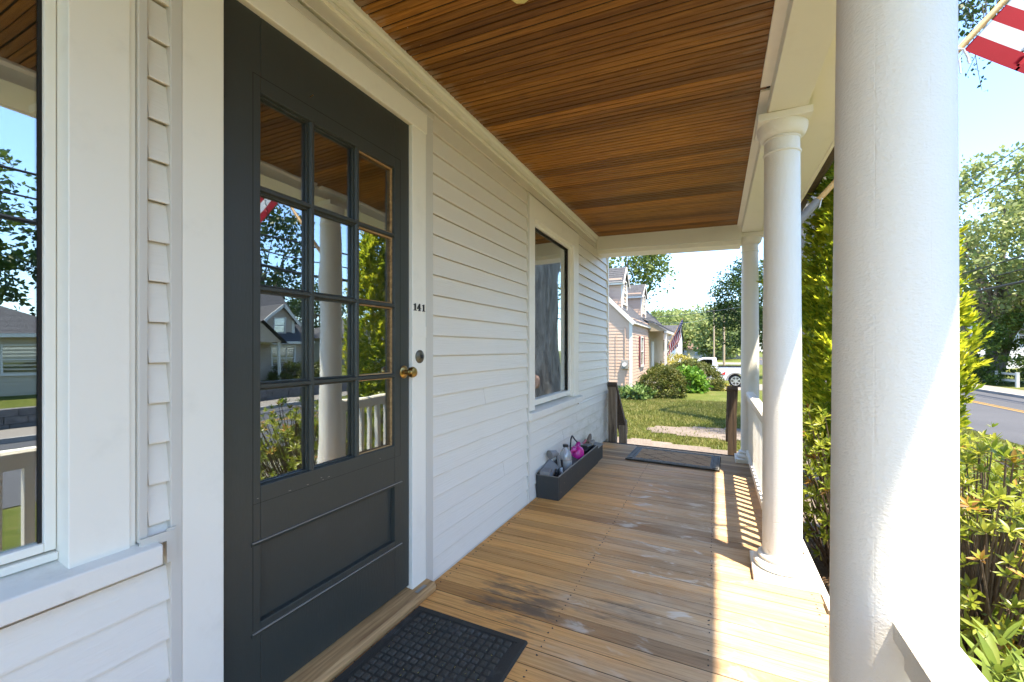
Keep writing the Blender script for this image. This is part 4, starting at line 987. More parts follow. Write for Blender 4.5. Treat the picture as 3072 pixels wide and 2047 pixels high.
MB().tube([p0 - pd * 0.01, p0 + pd * 0.10, p0 + pd * 0.16], [0.021, 0.021, 0.019], 14).build('socket', M['grey_plastic'], fp, smooth=True)
MB().box(1.562, 1.582, FY - 0.03, FY + 0.02, 1.62, 1.80).build('bracket', M['grey_plastic'], fp, bevel=0.004)
MB().ball(p1 + pd * 0.02, 0.026, 14).build('finial', M['brass_bright'], fp, smooth=True)
MB().tube([p0 + pd * 0.165 + Vector((0.012, -0.012, 0.0)), p0 + pd * 0.175 + Vector((0, -0.018, -0.02)), p0 + pd * 0.172 + Vector((-0.004, -0.016, -0.05))], 0.003, 6).build('wing_screw', M['white_plastic'], fp)
fl_ = empty('porch_flag', tuple(p0 + pd * 0.97), 'large red and white striped flag with starred canton flying from the slanted porch pole', 'flag')
hb = p0 + pd * 0.97 + Vector((0.012, -0.004, -0.012))
fd = Vector((0.74, -0.08, -0.66)).normalized(); fnm = fd.cross(pd).normalized(); fs = 0.02
def fpos(h, f):
    w = 0.016 * math.sin(f * 6.0 + h * 2.2) * min(1, f * 3)
    return hb + pd * (h * 0.92) + fd * (f * 1.5) + fnm * w + Vector((0, 0, -0.05 * f * (1 - f) - 0.04 * f * f))
flag(fl_, fpos)
tie = hb - pd * 0.012
MB().tube([tie + Vector((-0.022, -0.014, 0.012)), tie + Vector((0.0, -0.018, 0.004)), tie + Vector((0.016, -0.012, -0.03)), tie + Vector((0.022, -0.012, -0.062))], 0.0045, 7).build('rope_tie', M['white_plastic'], fl_, smooth=True)
MB().tube([tie + Vector((0.0, -0.016, -0.004)), tie + Vector((-0.012, -0.014, -0.04)), tie + Vector((-0.008, -0.014, -0.10))], 0.003, 7).build('rope_end', M['white_plastic'], fl_, smooth=True)

# ------------------------------------------------------------------ planting along the porch
def thuja(name, x, y, h, r, n, label, zbase=None, bulge=()):
    zb = gz(x, y) if zbase is None else zbase
    t = empty(name, (x, y, zb), label, 'evergreen')
    MB().tube([(x, y, zb - 0.1), (x + 0.02, y, zb + h * 0.5), (x, y, zb + h * 0.9)], [0.07, 0.045, 0.01], 8).build('trunk', M['bark'], t, smooth=True)
    mb_ = MB()
    for k in range(46):
        a = random.uniform(0, 6.28); z = zb + h * random.uniform(0.05, 0.8); rr = r * (1 - (z - zb) / h) * random.uniform(0.5, 0.85)
        mb_.tube([(x, y, z - 0.1), (x + rr * 0.5 * math.cos(a), y + rr * 0.5 * math.sin(a), z + 0.0), (x + rr * math.cos(a), y + rr * math.sin(a), z + 0.16)], [0.012, 0.008, 0.004], 5)
    mb_.build('branches', M['stem'], t)
    q = rng.random(n) ** 0.85; a = rng.random(n) * 2 * np.pi
    lump = 1 + 0.09 * np.sin(a * 3 + q * 9) + 0.09 * np.sin(a * 7 - q * 17) + 0.08 * np.sin(a * 13 + q * 31)
    prof = np.clip(1 - q, 0, 1) ** 0.36 * (0.35 + 0.65 * np.clip(q * 2.3, 0, 1))
    rr = r * prof * lump * (0.72 + 0.30 * rng.random(n) ** 0.5)
    c = np.stack([x + rr * np.cos(a), y + rr * np.sin(a), zb + 0.12 + q * (h - 0.12)], 1)
    for (bx, by, bz, br, bn) in bulge:
        cc = np.array((bx, by, bz)) + rng.normal(size=(bn, 3)) * br; c = np.concatenate([c, cc]); a = np.concatenate([a, np.full(bn, math.pi) + rng.normal(size=bn) * 0.6])
    N_ = len(c)
    out = np.stack([np.cos(a), np.sin(a), np.zeros(N_)], 1)
    d0 = unit(out * (0.55 + 0.3 * rng.random((N_, 1))) + np.array((0, 0, 0.75)) + 0.25 * rng.normal(size=(N_, 3)))
    side = unit(np.cross(out, np.array((0, 0, 1.0))) + 0.4 * rng.normal(size=(N_, 3)))
    P = []
    L0 = 0.055 + 0.045 * rng.random(N_)
    for k, ang in enumerate((-0.95, -0.5, -0.15, 0.2, 0.55, 1.0)):
        d = unit(d0 * math.cos(ang) + side * math.sin(ang) + 0.10 * rng.normal(size=(N_, 3)))
        st = c + d0 * (L0 * 0.12 * k)[:, None]
        P.append(leaf_quads(st, d, L0 * (0.95 - 0.25 * abs(ang)), L0 * 0.27, roll=np.cross(d0, side) + 0.3 * rng.normal(size=(N_, 3))))
    leaf_obj('foliage', np.concatenate(P), 4, M['leaf_thuja'], t)
    return t
thuja('arborvitae', 2.31, 4.22, 3.70, 0.57, 9500, 'tall golden green arborvitae beside the porch railing, nearest the camera')
thuja('arborvitae', 2.62, 6.35, 2.9, 0.80, 3600, 'second arborvitae behind the far column, darker and mostly hidden', bulge=((1.72, 4.90, 1.84, 0.035, 14), (1.85, 5.05, 1.76, 0.05, 22), (1.66, 4.84, 1.72, 0.025, 8)))

# one leaf: a folded, pointed oval along +Y
def leaf_shape(L, Wd, fold=0.25, n=4):
    v = []; f = []
    for i in range(n + 1):
        q = i / n; w = Wd * 0.5 * math.sin(math.pi * (q ** 0.85)) + 0.0006; dz = -0.10 * L * q * q
        v += [(-w, q * L, dz + fold * w), (0, q * L, dz), (w, q * L, dz + fold * w)]
    for i in range(n):
        a = 3 * i; f += [(a, a + 1, a + 4, a + 3), (a + 1, a + 2, a + 5, a + 4)]
    return v, f
def leafy_shrub(name, center, radii, n_wh, label, base, leaf=(0.085, 0.026), per=8, mats=('leaf_rhodo', 'leaf_rhodo_old'), old=0.05, n_parts=300, cat='shrub', shell=0.45, group=None, up=0.8):
    t = empty(name, base, label, cat, group); B = Vector(base)
    mb_ = MB(); leaves = []
    for k in range(n_wh):
        u = Vector(rng.normal(size=3)); u.normalize()
        if u.z < -0.88: u.z *= -0.5
        q = shell + (1 - shell) * random.random() ** 0.6
        tip = Vector(center) + Vector((u.x * radii[0] * q, u.y * radii[1] * q, u.z * radii[2] * q))
        if k % 3 == 0:
            mid = (B + tip) * 0.5 + Vector((random.uniform(-.05, .05), random.uniform(-.05, .05), -0.06))
            mb_.tube([B + Vector((random.uniform(-.12, .12), random.uniform(-.12, .12), -0.02)), mid, tip], [0.010, 0.006, 0.003], 5)
        axis_ = (u * 0.7 + Vector((0, 0, up)) + Vector(rng.normal(size=3)) * 0.25).normalized()
        s_ = random.uniform(0.75, 1.2); a0_ = random.random() * 6.28
        isold = random.random() < old
        for j in range(per):
            a = a0_ + j * 2.399; el = R(random.uniform(5, 62)) if j > 1 else R(random.uniform(60, 80))
            e1 = axis_.orthogonal().normalized(); e2 = axis_.cross(e1)
            d = (e1 * math.cos(a) + e2 * math.sin(a)) * math.cos(el) + axis_ * math.sin(el)
            yv = d; xv = d.cross(axis_); xv = xv.normalized() if xv.length > 1e-3 else e1; zv = xv.cross(yv)
            sc = s_ * random.uniform(0.75, 1.15)
            m_ = Matrix((xv, yv, zv)).transposed()
            leaves.append((tip + d * 0.006, m_, sc, isold and random.random() < 0.7))
    mb_.build('stems', M['stem'], t)
    lv, lf = leaf_shape(*leaf)
    cams = Vector((CAMX, 0, CAMZ))
    leaves.sort(key=lambda q: (q[0] - cams).length)
    mes = []
    for mt in mats:
        mes.append(raw_mesh('leaf', lv, lf, M[mt], True))
    for (p, m_, sc, old_) in leaves[:n_parts]:
        o = bpy.data.objects.new('leaf', mes[1 if old_ else 0]); COL.objects.link(o); o.parent = t
        mm = m_.to_4x4(); mm.translation = p - B; o.matrix_local = mm @ Matrix.Scale(sc, 4)
    lv_ = np.array(lv); nl = len(lv)
    for kind in (0, 1):
        rest = [q for q in leaves[n_parts:] if int(q[3]) == kind]
        if not rest: continue
        V = np.concatenate([(lv_ * q[2]) @ np.array(q[1]).T + np.array(q[0] - B) for q in rest])
        F = [tuple(i + k * nl for i in ff) for k in range(len(rest)) for ff in lf]
        me = raw_mesh('foliage', V, F, M[mats[kind]], True)
        o = bpy.data.objects.new('foliage', me); COL.objects.link(o); o.parent = t; o['kind'] = 'stuff'
    return t
def base_at(x, y): return (x, y, gz(x, y))
leafy_shrub('rhododendron', (2.42, 3.05, 0.02), (0.52, 0.62, 0.60), 560, 'broad yellow green rhododendron right of the nearest column, some leaves turning orange', base_at(2.45, 3.1), leaf=(0.056, 0.017), per=9, old=0.08)
leafy_shrub('rhododendron', (2.06, 3.95, 0.12), (0.40, 0.50, 0.66), 330, 'upright rhododendron seen between the two nearer columns', base_at(2.1, 4.0), leaf=(0.062, 0.018), per=8, old=0.06)
leafy_shrub('rhododendron', (3.05, 4.3, 0.02), (0.62, 0.55, 0.50), 300, 'lower rhododendron behind the yellow green one, near the street lawn', base_at(3.05, 4.3), leaf=(0.06, 0.018), old=0.14, n_parts=120)
leafy_shrub('garden_plant', (2.16, 2.10, -0.32), (0.30, 0.42, 0.32), 70, 'narrow leaved green plant at the foot of the porch, lower right', base_at(2.2, 2.1), leaf=(0.15, 0.030), per=6, mats=('weeds', 'leaf_rhodo_old'), old=0.03, n_parts=260, cat='plant')
leafy_shrub('garden_plant', (2.45, 1.75, -0.52), (0.36, 0.36, 0.16), 60, 'low sprawling weed on the mulch at the lower right corner', base_at(2.45, 1.75), leaf=(0.11, 0.024), per=6, mats=('weeds', 'leaf_rhodo_old'), old=0.03, n_parts=200, cat='plant')

# lawn blades where one can see them
def blades(n, xr, yr, h, keep, name):
    x = rng.uniform(*xr, n); y = rng.uniform(*yr, n)
    k = np.array([keep(a, b) for a, b in zip(x, y)]); x, y = x[k], y[k]; n = len(x)
    z = ground_z(x, y); a = rng.random(n) * 6.283; L = h * (0.5 + rng.random(n)); w = 0.006 + 0.005 * rng.random(n)
    lean = 0.5 * rng.normal(size=(n, 2))
    s = np.stack([np.cos(a), np.sin(a)], 1) * w[:, None]
    P = np.zeros((n, 3, 3)); P[:, 0] = np.stack([x - s[:, 0], y - s[:, 1], z - 0.004], 1); P[:, 1] = np.stack([x + s[:, 0], y + s[:, 1], z - 0.004], 1)
    P[:, 2] = np.stack([x + lean[:, 0] * L, y + lean[:, 1] * L, z + L], 1)
    me = np_mesh(name, P.reshape(-1, 3), 3, M['grass']); o = bpy.data.objects.new(name, me); COL.objects.link(o); setp(o, 'short mown lawn grass', 'grass', kind='stuff'); return o
def lawn_keep(x, y): return not in_drive(x, y) and (not in_patch(x, y) or random.random() < 0.10)
o = blades(70000, (-2.2, 3.6), (7.2, 16), 0.05, lawn_keep, 'grass'); o['label'] = 'mown grass strip and lawn between porch and pink house'
o = blades(45000, (3.0, 7.45), (3.5, 16), 0.055, lambda x, y: True, 'grass'); o['label'] = 'front lawn grass along the near side of the road'
mb = MB()
for k in range(420):
    x, y = random.uniform(1.75, 3.2), random.uniform(1.0, 4.6); z = gz(x, y) + 0.022; a = random.random() * 6.28; L = random.uniform(0.02, 0.06)
    mb.bar((x, y, z), (x + L * math.cos(a), y + L * math.sin(a), z + random.uniform(-.004, .012)), random.uniform(0.006, 0.014), 0.004)
o = mb.build('mulch_chips', M['mulch'], None); setp(o, 'loose bark chips on the planting bed', 'bark mulch', kind='stuff')

# ------------------------------------------------------------------ trees
def limb(mb_, a, b, ra, rb, bend=0.15, n=6, seg=10):
    a, b = Vector(a), Vector(b); off = Vector((random.uniform(-1, 1), random.uniform(-1, 1), random.uniform(0, 1))) * bend * (b - a).length
    pts = [a.lerp(b, i / n) + off * math.sin(math.pi * i / n) * 0.6 for i in range(n + 1)]
    mb_.tube(pts, [ra + (rb - ra) * i / n for i in range(n + 1)], seg)
def tree(name, base, h, crown_c, crown_r, label, mat='leaf_maple', n_clump=120, per=70, leaf=0.14, clump=0.9, trunk=0.22, limbs=9, group=None, shell=0.5, cat='tree', flat=0.7):
    x, y = base; z = gz(x, y) - 0.05
    t = empty(name, (x, y, z), label, cat, group)
    P, d, cc = crown_points(crown_c, crown_r, n_clump, per, clump, shell, flat)
    mb_ = MB(); fork = z + max(0.3, (crown_c[2] - crown_r[2] - z) * 0.95)
    top = Vector((crown_c[0], crown_c[1], crown_c[2] + crown_r[2] * 0.4))
    limb(mb_, (x, y, z - 0.1), (x + (crown_c[0] - x) * 0.3, y + (crown_c[1] - y) * 0.3, fork), trunk, trunk * 0.72, 0.03)
    f0 = Vector((x + (crown_c[0] - x) * 0.3, y + (crown_c[1] - y) * 0.3, fork - 0.1))
    limb(mb_, f0, top, trunk * 0.7, trunk * 0.12, 0.06)
    for k in rng.choice(len(cc), min(limbs, len(cc)), replace=False):
        q = random.uniform(0.0, 0.55); s_ = f0.lerp(top, q); limb(mb_, s_, cc[k], trunk * 0.42 * (1 - q * 0.6), trunk * 0.05, 0.12)
    mb_.build('trunk', M['bark'], t, smooth=True)
    L = leaf * (0.6 + 0.8 * rng.random(len(P)))
    leaf_obj('crown', leaf_quads(P, unit(d + np.array((0, 0, -0.15))), L, L * 0.62), 4, M[mat], t)
    return t

# the big maple by the end of the porch: thick leaning limbs, crown high above the lawn
mx, my = 2.85, 10.2; mz = gz(mx, my)
mp = empty('maple_tree', (mx, my, mz), 'huge old maple with thick grey trunk and leaning limbs beyond the porch end', 'tree')
mb = MB(); pr_ = []
n = 22
def trunk_ring(mb_, ctrl, n=26):
    v = []
    for (px, py, pz_, r, fl) in ctrl:
        for k in range(n):
            a = 2 * math.pi * k / n; rr = r * (1 + fl * (0.5 * math.sin(a * 3 + 0.6) + 0.35 * math.sin(a * 5 + 1.9) + 0.25 * math.sin(a * 9 + pz_)))
            v.append((px + rr * math.cos(a), py + rr * math.sin(a), pz_))
    m_ = len(ctrl)
    f = [(i * n + k, i * n + (k + 1) % n, (i + 1) * n + (k + 1) % n, (i + 1) * n + k) for i in range(m_ - 1) for k in range(n)]
    f += [tuple(range((m_ - 1) * n, m_ * n))]
    mb_.add(v, f)
trunk_ring(mb, [(mx, my, mz - 0.2, 1.1, 0.30), (mx, my, mz + 0.15, 0.90, 0.24), (mx, my, mz + 0.5, 0.76, 0.17), (mx, my, mz + 1.0, 0.67, 0.13), (mx + .02, my, mz + 1.7, 0.62, 0.11), (mx + .04, my, mz + 2.5, 0.61, 0.11), (mx + .08, my, mz + 3.3, 0.64, 0.12), (mx + .12, my, mz + 3.9, 0.70, 0.16), (mx + .2, my, mz + 4.4, 0.6, 0.2)], 60)
for a, b, ra, rb in (((mx + .25, my, mz + 3.8), (3.9, 10.3, 6.6), 0.34, 0.22), ((3.9, 10.3, 6.6), (6.0, 10.8, 10.5), 0.22, 0.07), ((mx + .1, my + .1, mz + 3.9), (2.6, 11.0, 8.5), 0.32, 0.12), ((2.6, 11.0, 8.5), (4.4, 12, 12), 0.12, 0.04),
                     ((3.7, 10.2, 6.2), (4.9, 9.2, 7.6), 0.16, 0.10), ((4.9, 9.2, 7.6), (6.8, 9.2, 9.6), 0.10, 0.03), ((3.7, 10.2, 6.1), (5.2, 12.0, 9.5), 0.12, 0.04)):
    limb(mb, a, b, ra, rb, 0.06)
trk = mb.build('trunk', M['bark'], mp, smooth=True)
cut = MB().lathe([(0.17, 0.0), (0.16, 0.05), (0.02, 0.052)], (0, 0, 0), 20, 'Y').build('pruned_stub', plain('cut_wood', (0.42, 0.24, 0.15), 0.9), None)
cut.data.transform(Matrix.Rotation(R(180), 4, 'Z')); cut.parent = mp; cut.location = (-0.30, -0.66, 0.95); cut.rotation_euler = (0, 0, R(20))
P1, d1, c1 = crown_points((6.6, 11.0, 10.4), (3.5, 3.2, 3.2), 150, 60, 0.85, 0.45)
P2, d2, c2 = crown_points((5.0, 8.3, 6.9), (1.7, 1.2, 1.0), 34, 50, 0.42, 0.4, 0.8)
P3, d3, c3 = crown_points((3.3, 9.0, 5.9), (0.6, 0.4, 0.7), 12, 40, 0.28, 0.3, 0.9)
Pm = np.concatenate([P1, P2, P3]); dm_ = np.concatenate([d1, d2, d3])
L = 0.085 * (0.7 + 0.7 * rng.random(len(Pm)))
leaf_obj('crown', leaf_quads(Pm, unit(dm_ + np.array((0, 0, -0.5))), L, L * 0.7), 4, M['leaf_maple'], mp)
mb = MB()
for q in c2[::2]: limb(mb, (4.9, 9.2, 7.5), q, 0.022, 0.006, 0.1, 5, 5)
mb.build('twigs', M['bark'], mp); mb = MB()
for q in c3[::2]: limb(mb, (3.6, 10.1, 6.3), q, 0.02, 0.005, 0.1, 5, 5)
mb.build('twigs', M['bark'], mp); mb = MB()
# drooping sprays under the flag
dr = []
for k in range(26):
    s_ = Vector((random.uniform(4.2, 6.6), random.uniform(8.0, 9.2), random.uniform(5.9, 6.9))); e_ = s_ + Vector((random.uniform(-.3, .6), random.uniform(-.3, .3), -random.uniform(0.5, 1.3)))
    limb(mb, s_, e_, 0.009, 0.003, 0.15, 5, 4)
    for j in range(34):
        q = random.random(); dr.append(s_.lerp(e_, q) + Vector(rng.normal(size=3)) * 0.055)
mb.build('twigs', M['bark'], mp)
dr = np.array(dr); L = 0.06 * (0.7 + 0.6 * rng.random(len(dr)))
leaf_obj('drooping_leaves', leaf_quads(dr, unit(rng.normal(size=(len(dr), 3)) + np.array((0, 0, -0.8))), L, L * 0.6), 4, M['leaf_dark'], mp)

tree('dark_tree', (4.0, 41), 9, (3.9, 41, 4.6), (3.1, 3.0, 3.9), 'dark green tree beside the far column, beyond the white pickup', 'leaf_dark', 210, 62, 0.20, 0.75, 0.25, 14, shell=0.35)
tree('garden_tree', (-6.0, 37), 11, (-5.5, 37, 8.2), (3.3, 3, 3.4), 'leafy tree rising behind the dormers of the pink house', 'leaf_light', 150, 55, 0.26, 0.9, 0.2, 8)
far_labels = ['pale tree just right of the white house gable', 'rounded pale tree above the neighbour flag', 'tallest pale tree, crown highest of the distant row', 'pale tree behind the tall crossarm pole', 'smaller green tree between the two nearest poles',
              'pale tree at the right of the distant row, touching the dark tree', 'pale tree partly hidden by the white house roof', 'pale tree beyond the dark tree by the far column', 'leftmost distant pale tree, behind the pink house roof']
for (px_, d_, zt, rr, mt), lab in zip(((2010, 120, 10.5, 7.5, 'leaf_far'), (2045, 135, 12.0, 8.5, 'leaf_far'), (2085, 150, 14.5, 9.5, 'leaf_far'), (2125, 140, 13.0, 8, 'leaf_far'), (2150, 110, 9.0, 5.5, 'leaf_far'), (2190, 120, 11, 7, 'leaf_far'),
                            (1985, 150, 13.5, 8, 'leaf_far'), (2230, 135, 13, 8, 'leaf_far'), (1950, 160, 13, 9, 'leaf_far')), far_labels):
    ang = math.atan((px_ - 1536) / 1317) - R(24.89); x = CAMX + math.tan(ang) * d_
    tree('distant_tree', (x, d_), zt, (x, d_, zt - 5.2 - 0.0), (rr * 0.75, rr * 0.75, 5.6), lab, mt, 85, 45, 0.75, 1.7, 0.35, 5, 'distant trees at the end of the road', 0.4)
tree('street_tree', (17.8, 40), 14, (18.3, 39.5, 8.0), (6.2, 6.0, 5.6), 'broad multi trunked tree across the road, behind the white fence', 'leaf_far', 330, 78, 0.27, 0.95, 0.42, 16, shell=0.35)
mb = MB()
zt = gz(17.8, 40)
for e in ((15.6, 39.2, 6.2), (16.8, 40.4, 7.5), (19.2, 39.3, 7.0), (20.6, 40, 5.6), (18.4, 38.8, 6.5)): limb(mb, (17.8 + random.uniform(-.4, .4), 40, zt), e, 0.26, 0.08, 0.08)
st_ = [o for o in bpy.data.objects if o.name.startswith('street_tree')][0]
mb.build('side_trunks', M['bark'], st_, smooth=True)
def mound(name, c, r, label, mat, n_clump=70, per=80, leaf=0.05, clump=0.16, cat='shrub', group=None, shell=0.75, aspect=0.55, stems=14):
    x, y = c; z = gz(x, y)
    t = empty(name, (x, y, z), label, cat, group)
    P, d, cc = crown_points((x, y, z + r[2] * 0.42), r, n_clump, per, clump, shell)
    P = P[P[:, 2] > z - 0.02]; d = d[:len(P)]
    mb_ = MB()
    for q in cc[:stems]: mb_.tube([(x, y, z - 0.05), (x * .5 + q[0] * .5, y * .5 + q[1] * .5, z * .4 + q[2] * .6), tuple(q)], [0.02, 0.012, 0.005], 5)
    mb_.build('stems', M['stem'], t)
    L = leaf * (0.6 + 0.8 * rng.random(len(P)))
    leaf_obj('foliage', leaf_quads(P, unit(d + np.array((0, 0, 0.35))), L, L * aspect), 4, M[mat], t); return t
mound('rounded_shrub', (-0.58, 16.9), (0.80, 0.78, 0.78), 'rounded olive green shrub at the corner of the pink house', 'leaf_shrub', 260, 130, 0.05, 0.13, shell=0.86)
mound('hydrangea', (0.22, 19.4), (0.62, 0.60, 0.68), 'bright green broad leaved bush right of the rounded shrub', 'leaf_bright', 70, 45, 0.16, 0.18, aspect=0.7)
mound('flowering_bush', (0.10, 23.4), (1.40, 1.3, 0.98), 'large olive and russet bush in front of the white pickup', 'leaf_shrub', 340, 110, 0.065, 0.2, shell=0.85)
mound('golden_bush', (-0.9, 28.5), (1.6, 1.5, 1.48), 'pale golden bush under the neighbour flag', 'leaf_yellow', 120, 70, 0.10, 0.3)
mound('yellow_plant', (1.55, 27.2), (0.35, 0.3, 0.32), 'small yellow plant at the edge of the pickup drive', 'leaf_yellow', 18, 30, 0.12, 0.1, 'plant')
mound('street_bush', (18.6, 36.9), (2.9, 2.2, 3.3), 'large green bush behind the white fence across the road', 'leaf_light', 200, 70, 0.2, 0.5)
leafy_shrub('hosta_clump', (-1.45, 15.75, gz(-1.4, 15.7) + 0.10), (0.72, 0.55, 0.34), 90, 'low clump of variegated hostas against the pink house wall', base_at(-1.45, 15.75), leaf=(0.26, 0.085), per=6, mats=('leaf_hosta', 'leaf_hosta'), old=0, n_parts=300, cat='plant', up=1.0)

# ------------------------------------------------------------------ neighbour's house, walls clapboarded
M['pink'+'_siding'] = paint('pink_clapboard', (0.50, 0.345, 0.25), 0.6, 0.1, (40, 40, 40), 0.08)
M['tan_siding'] = paint('tan_clapboard', (0.40, 0.32, 0.24), 0.6, 0.1, (40, 40, 40), 0.08)
M['cream_siding'] = paint('cream_clapboard', (0.44, 0.38, 0.27), 0.6, 0.1, (40, 40, 40), 0.08)
M['white_siding'] = paint('white_clapboard', (0.76, 0.75, 0.73), 0.6, 0.1, (40, 40, 40), 0.05)
M['white_paint'] = paint('white_house_paint', (0.60, 0.57, 0.50), 0.5, 0.05, dirt=0.08)
M['burgundy'] = plain('burgundy_shutter', (0.17, 0.03, 0.035), 0.6)
M['brick'] = speck('brick_red', (0.22, 0.08, 0.055), (0.30, 0.12, 0.085), (0.36, 0.18, 0.13), 12, 0.9)
def shingles(name, c0, c1, c2):
    m, g, p = new_mat(name); tc = g.n('ShaderNodeTexCoord').outputs['Object']
    a = g.noise(tc, 7, 3, 0.6); b = g.noise(tc, 60, 3, 0.6)
    link(g, g.ramp(g.math('ADD', g.math('MULTIPLY', a, 0.6), g.math('MULTIPLY', b, 0.4)), [(0.3, c0), (0.5, c1), (0.7, c2)]), p.inputs['Base Color'])
    p.inputs['Roughness'].default_value = 0.95; return m
M['shingle'] = shingles('grey_shingle', (0.035, 0.035, 0.038), (0.058, 0.058, 0.062), (0.085, 0.085, 0.09))
M['shingle_brown'] = shingles('rose_brown_shingle', (0.10, 0.065, 0.055), (0.14, 0.095, 0.08), (0.18, 0.13, 0.11))
def clap(mb_, p0, p1, z0, ztop, nrm, expo=0.145, proud=0.016):
    """clapboards along the line p0-p1 from z0 up; ztop(q) limits them along the run (q 0..1)"""
    p0, p1, nv = Vector(p0), Vector(p1), Vector(nrm); k = 0
    while True:
        z = z0 + k * expo; k += 1
        qs = [i / 60 for i in range(61)]
        ok = [q for q in qs if ztop(q) > z + expo * 0.5]
        if not ok: break
        a, b = p0.lerp(p1, min(ok)), p0.lerp(p1, max(ok))
        za = Vector((0, 0, z)); zb_ = Vector((0, 0, z + expo))
        v = [a + nv * proud + za, b + nv * proud + za, b + nv * 0.003 + zb_, a + nv * 0.003 + zb_, a + za, b + za]
        mb_.add(v, [(0, 1, 2, 3), (4, 5, 1, 0)])
def roof_rows(mb_, e0, e1, r0, r1, expo=0.16, th=0.012):
    """shingle courses from the eave line e0-e1 up to the ridge line r0-r1"""
    e0, e1, r0, r1 = map(Vector, (e0, e1, r0, r1)); n = max(2, int((r0 - e0).length / expo))
    nv = (e1 - e0).cross(r0 - e0).normalized()
    if nv.z < 0: nv = -nv
    for i in range(n):
        a0, a1 = e0.lerp(r0, i / n), e1.lerp(r1, i / n); b0, b1 = e0.lerp(r0, (i + 1) / n), e1.lerp(r1, (i + 1) / n)
        mb_.add([a0 + nv * th, a1 + nv * th, b1, b0, a0, a1], [(0, 1, 2, 3), (4, 5, 1, 0)])
def win_unit(parent, org, u, up, nrm, w, h, mat_f='white_paint', shutters=None, name='window', cols=1, fw=0.07):
    """double-hung window centred on org; u along the wall"""
    org, u, up, nv = Vector(org), Vector(u), Vector(up), Vector(nrm)
    m3 = Matrix((u, up, nv)).transposed().to_4x4(); m3.translation = org
    m_ = MB()
    m_.box(-w / 2, -w / 2 + fw, -h / 2, h / 2, -0.02, 0.05, m3); m_.box(w / 2 - fw, w / 2, -h / 2, h / 2, -0.02, 0.05, m3)
    m_.box(-w / 2 + fw, w / 2 - fw, h / 2 - fw, h / 2, -0.02, 0.05, m3); m_.box(-w / 2 - 0.04, w / 2 + 0.04, -h / 2 - 0.02, -h / 2 + fw, -0.02, 0.07, m3)
    m_.box(-w / 2 + fw, w / 2 - fw, -0.03, 0.03, -0.01, 0.035, m3)
    for c in range(1, cols): q = -w / 2 + fw + (w - 2 * fw) * c / cols; m_.box(q - 0.015, q + 0.015, -h / 2 + fw, h / 2 - fw, -0.01, 0.028, m3)
    f = m_.build(name, M[mat_f], parent)
    for a, b in ((-h / 2 + fw, -0.03), (0.03, h / 2 - fw)):
        MB().box(-w / 2 + fw, w / 2 - fw, a, b, -0.005, 0.005, m3).build('pane', M['far_glass'], f)
    MB().box(-w / 2 + 0.02, w / 2 - 0.02, -h / 2 + 0.02, h / 2 - 0.02, -0.016, -0.008, m3).build('dark_room', M['room'], f)
    if shutters:
        for s_ in (-1, 1):
            a = s_ * (w / 2 + 0.20); m_ = MB(); m_.box(a - 0.16, a + 0.16, -h / 2, h / 2, 0.018, 0.045, m3)
            for k_ in range(int(h / 0.09)): m_.box(a - 0.13, a + 0.13, -h / 2 + 0.05 + k_ * 0.09, -h / 2 + 0.10 + k_ * 0.09, 0.045, 0.055, m3)
            m_.build('shutter', M[shutters], parent)
    return f

NX, NY = -2.2, 20.0; NYE = 38.6; zE = 2.42; gzn = gz(NX, NY)
nb = empty('neighbour_house', (NX - 3, NY + 9, gzn), 'pale pink clapboard cape house with two dormers and burgundy shutters next door', 'house')
RID = 3.9
mb = MB(); mb.box(NX - 2 * RID, NX, NY, NYE, -1.6, 2.42); mb.prism([(NX - 2 * RID, 2.42), (NX, 2.42), (NX - RID, 2.42 + RID)], 'Y', NY, NYE); mb.build('wall', M['pink_siding'], nb)
MB().box(NX - 2 * RID - 0.01, NX + 0.012, NY - 0.012, NYE, -1.7, gzn + 0.16).build('foundation', M['concrete'], nb)
mb = MB()
clap(mb, (NX - 2 * RID, NY, 0), (NX, NY, 0), gzn + 0.16, lambda q: 2.42 + RID * (1 - abs(2 * q - 1)), (0, -1, 0))
clap(mb, (NX, NY, 0), (NX, 25.4, 0), gzn + 0.16, lambda q: 2.42, (1, 0, 0)); clap(mb, (NX, 32.9, 0), (NX, NYE, 0), gzn - 0.5, lambda q: 2.42, (1, 0, 0))
o = mb.build('clapboards', M['pink_siding'], nb); o['kind'] = 'stuff'
mb = MB(); mb.box(NX - 0.10, NX + 0.022, NY - 0.024, NY + 0.10, gzn + 0.12, 2.40)
mb.build('corner_board', M['white_paint'], nb)
ov = 0.14
mb = MB(); roof_rows(mb, (NX + ov, NY - ov, 2.42 - ov), (NX + ov, NYE + ov, 2.42 - ov), (NX - RID, NY - ov, 2.42 + RID), (NX - RID, NYE + ov, 2.42 + RID)); 
mb.add([(NX - 2 * RID - ov, NY - ov, 2.42 - ov), (NX - 2 * RID - ov, NYE + ov, 2.42 - ov), (NX - RID, NYE + ov, 2.42 + RID), (NX - RID, NY - ov, 2.42 + RID)], [(0, 1, 2, 3)])
o = mb.build('roof', M['shingle'], nb)
mb = MB()
mb.bar((NX + ov, NY - ov + 0.02, 2.42 - ov - 0.09), (NX - RID, NY - ov + 0.02, 2.42 + RID - 0.09), 0.05, 0.17); mb.build('bargeboard', M['white_paint'], nb); mb = MB(); mb.bar((NX - 2 * RID - ov, NY - ov + 0.02, 2.42 - ov - 0.09), (NX - RID, NY - ov + 0.02, 2.42 + RID - 0.09), 0.05, 0.17); mb.build('bargeboard', M['white_paint'], nb)
for ya, yb in ((NY - ov, 25.3), (33, NYE)): MB().box(NX + 0.03, NX + ov, ya, yb, 2.20, 2.30).build('eave_board', M['white_paint'], nb)
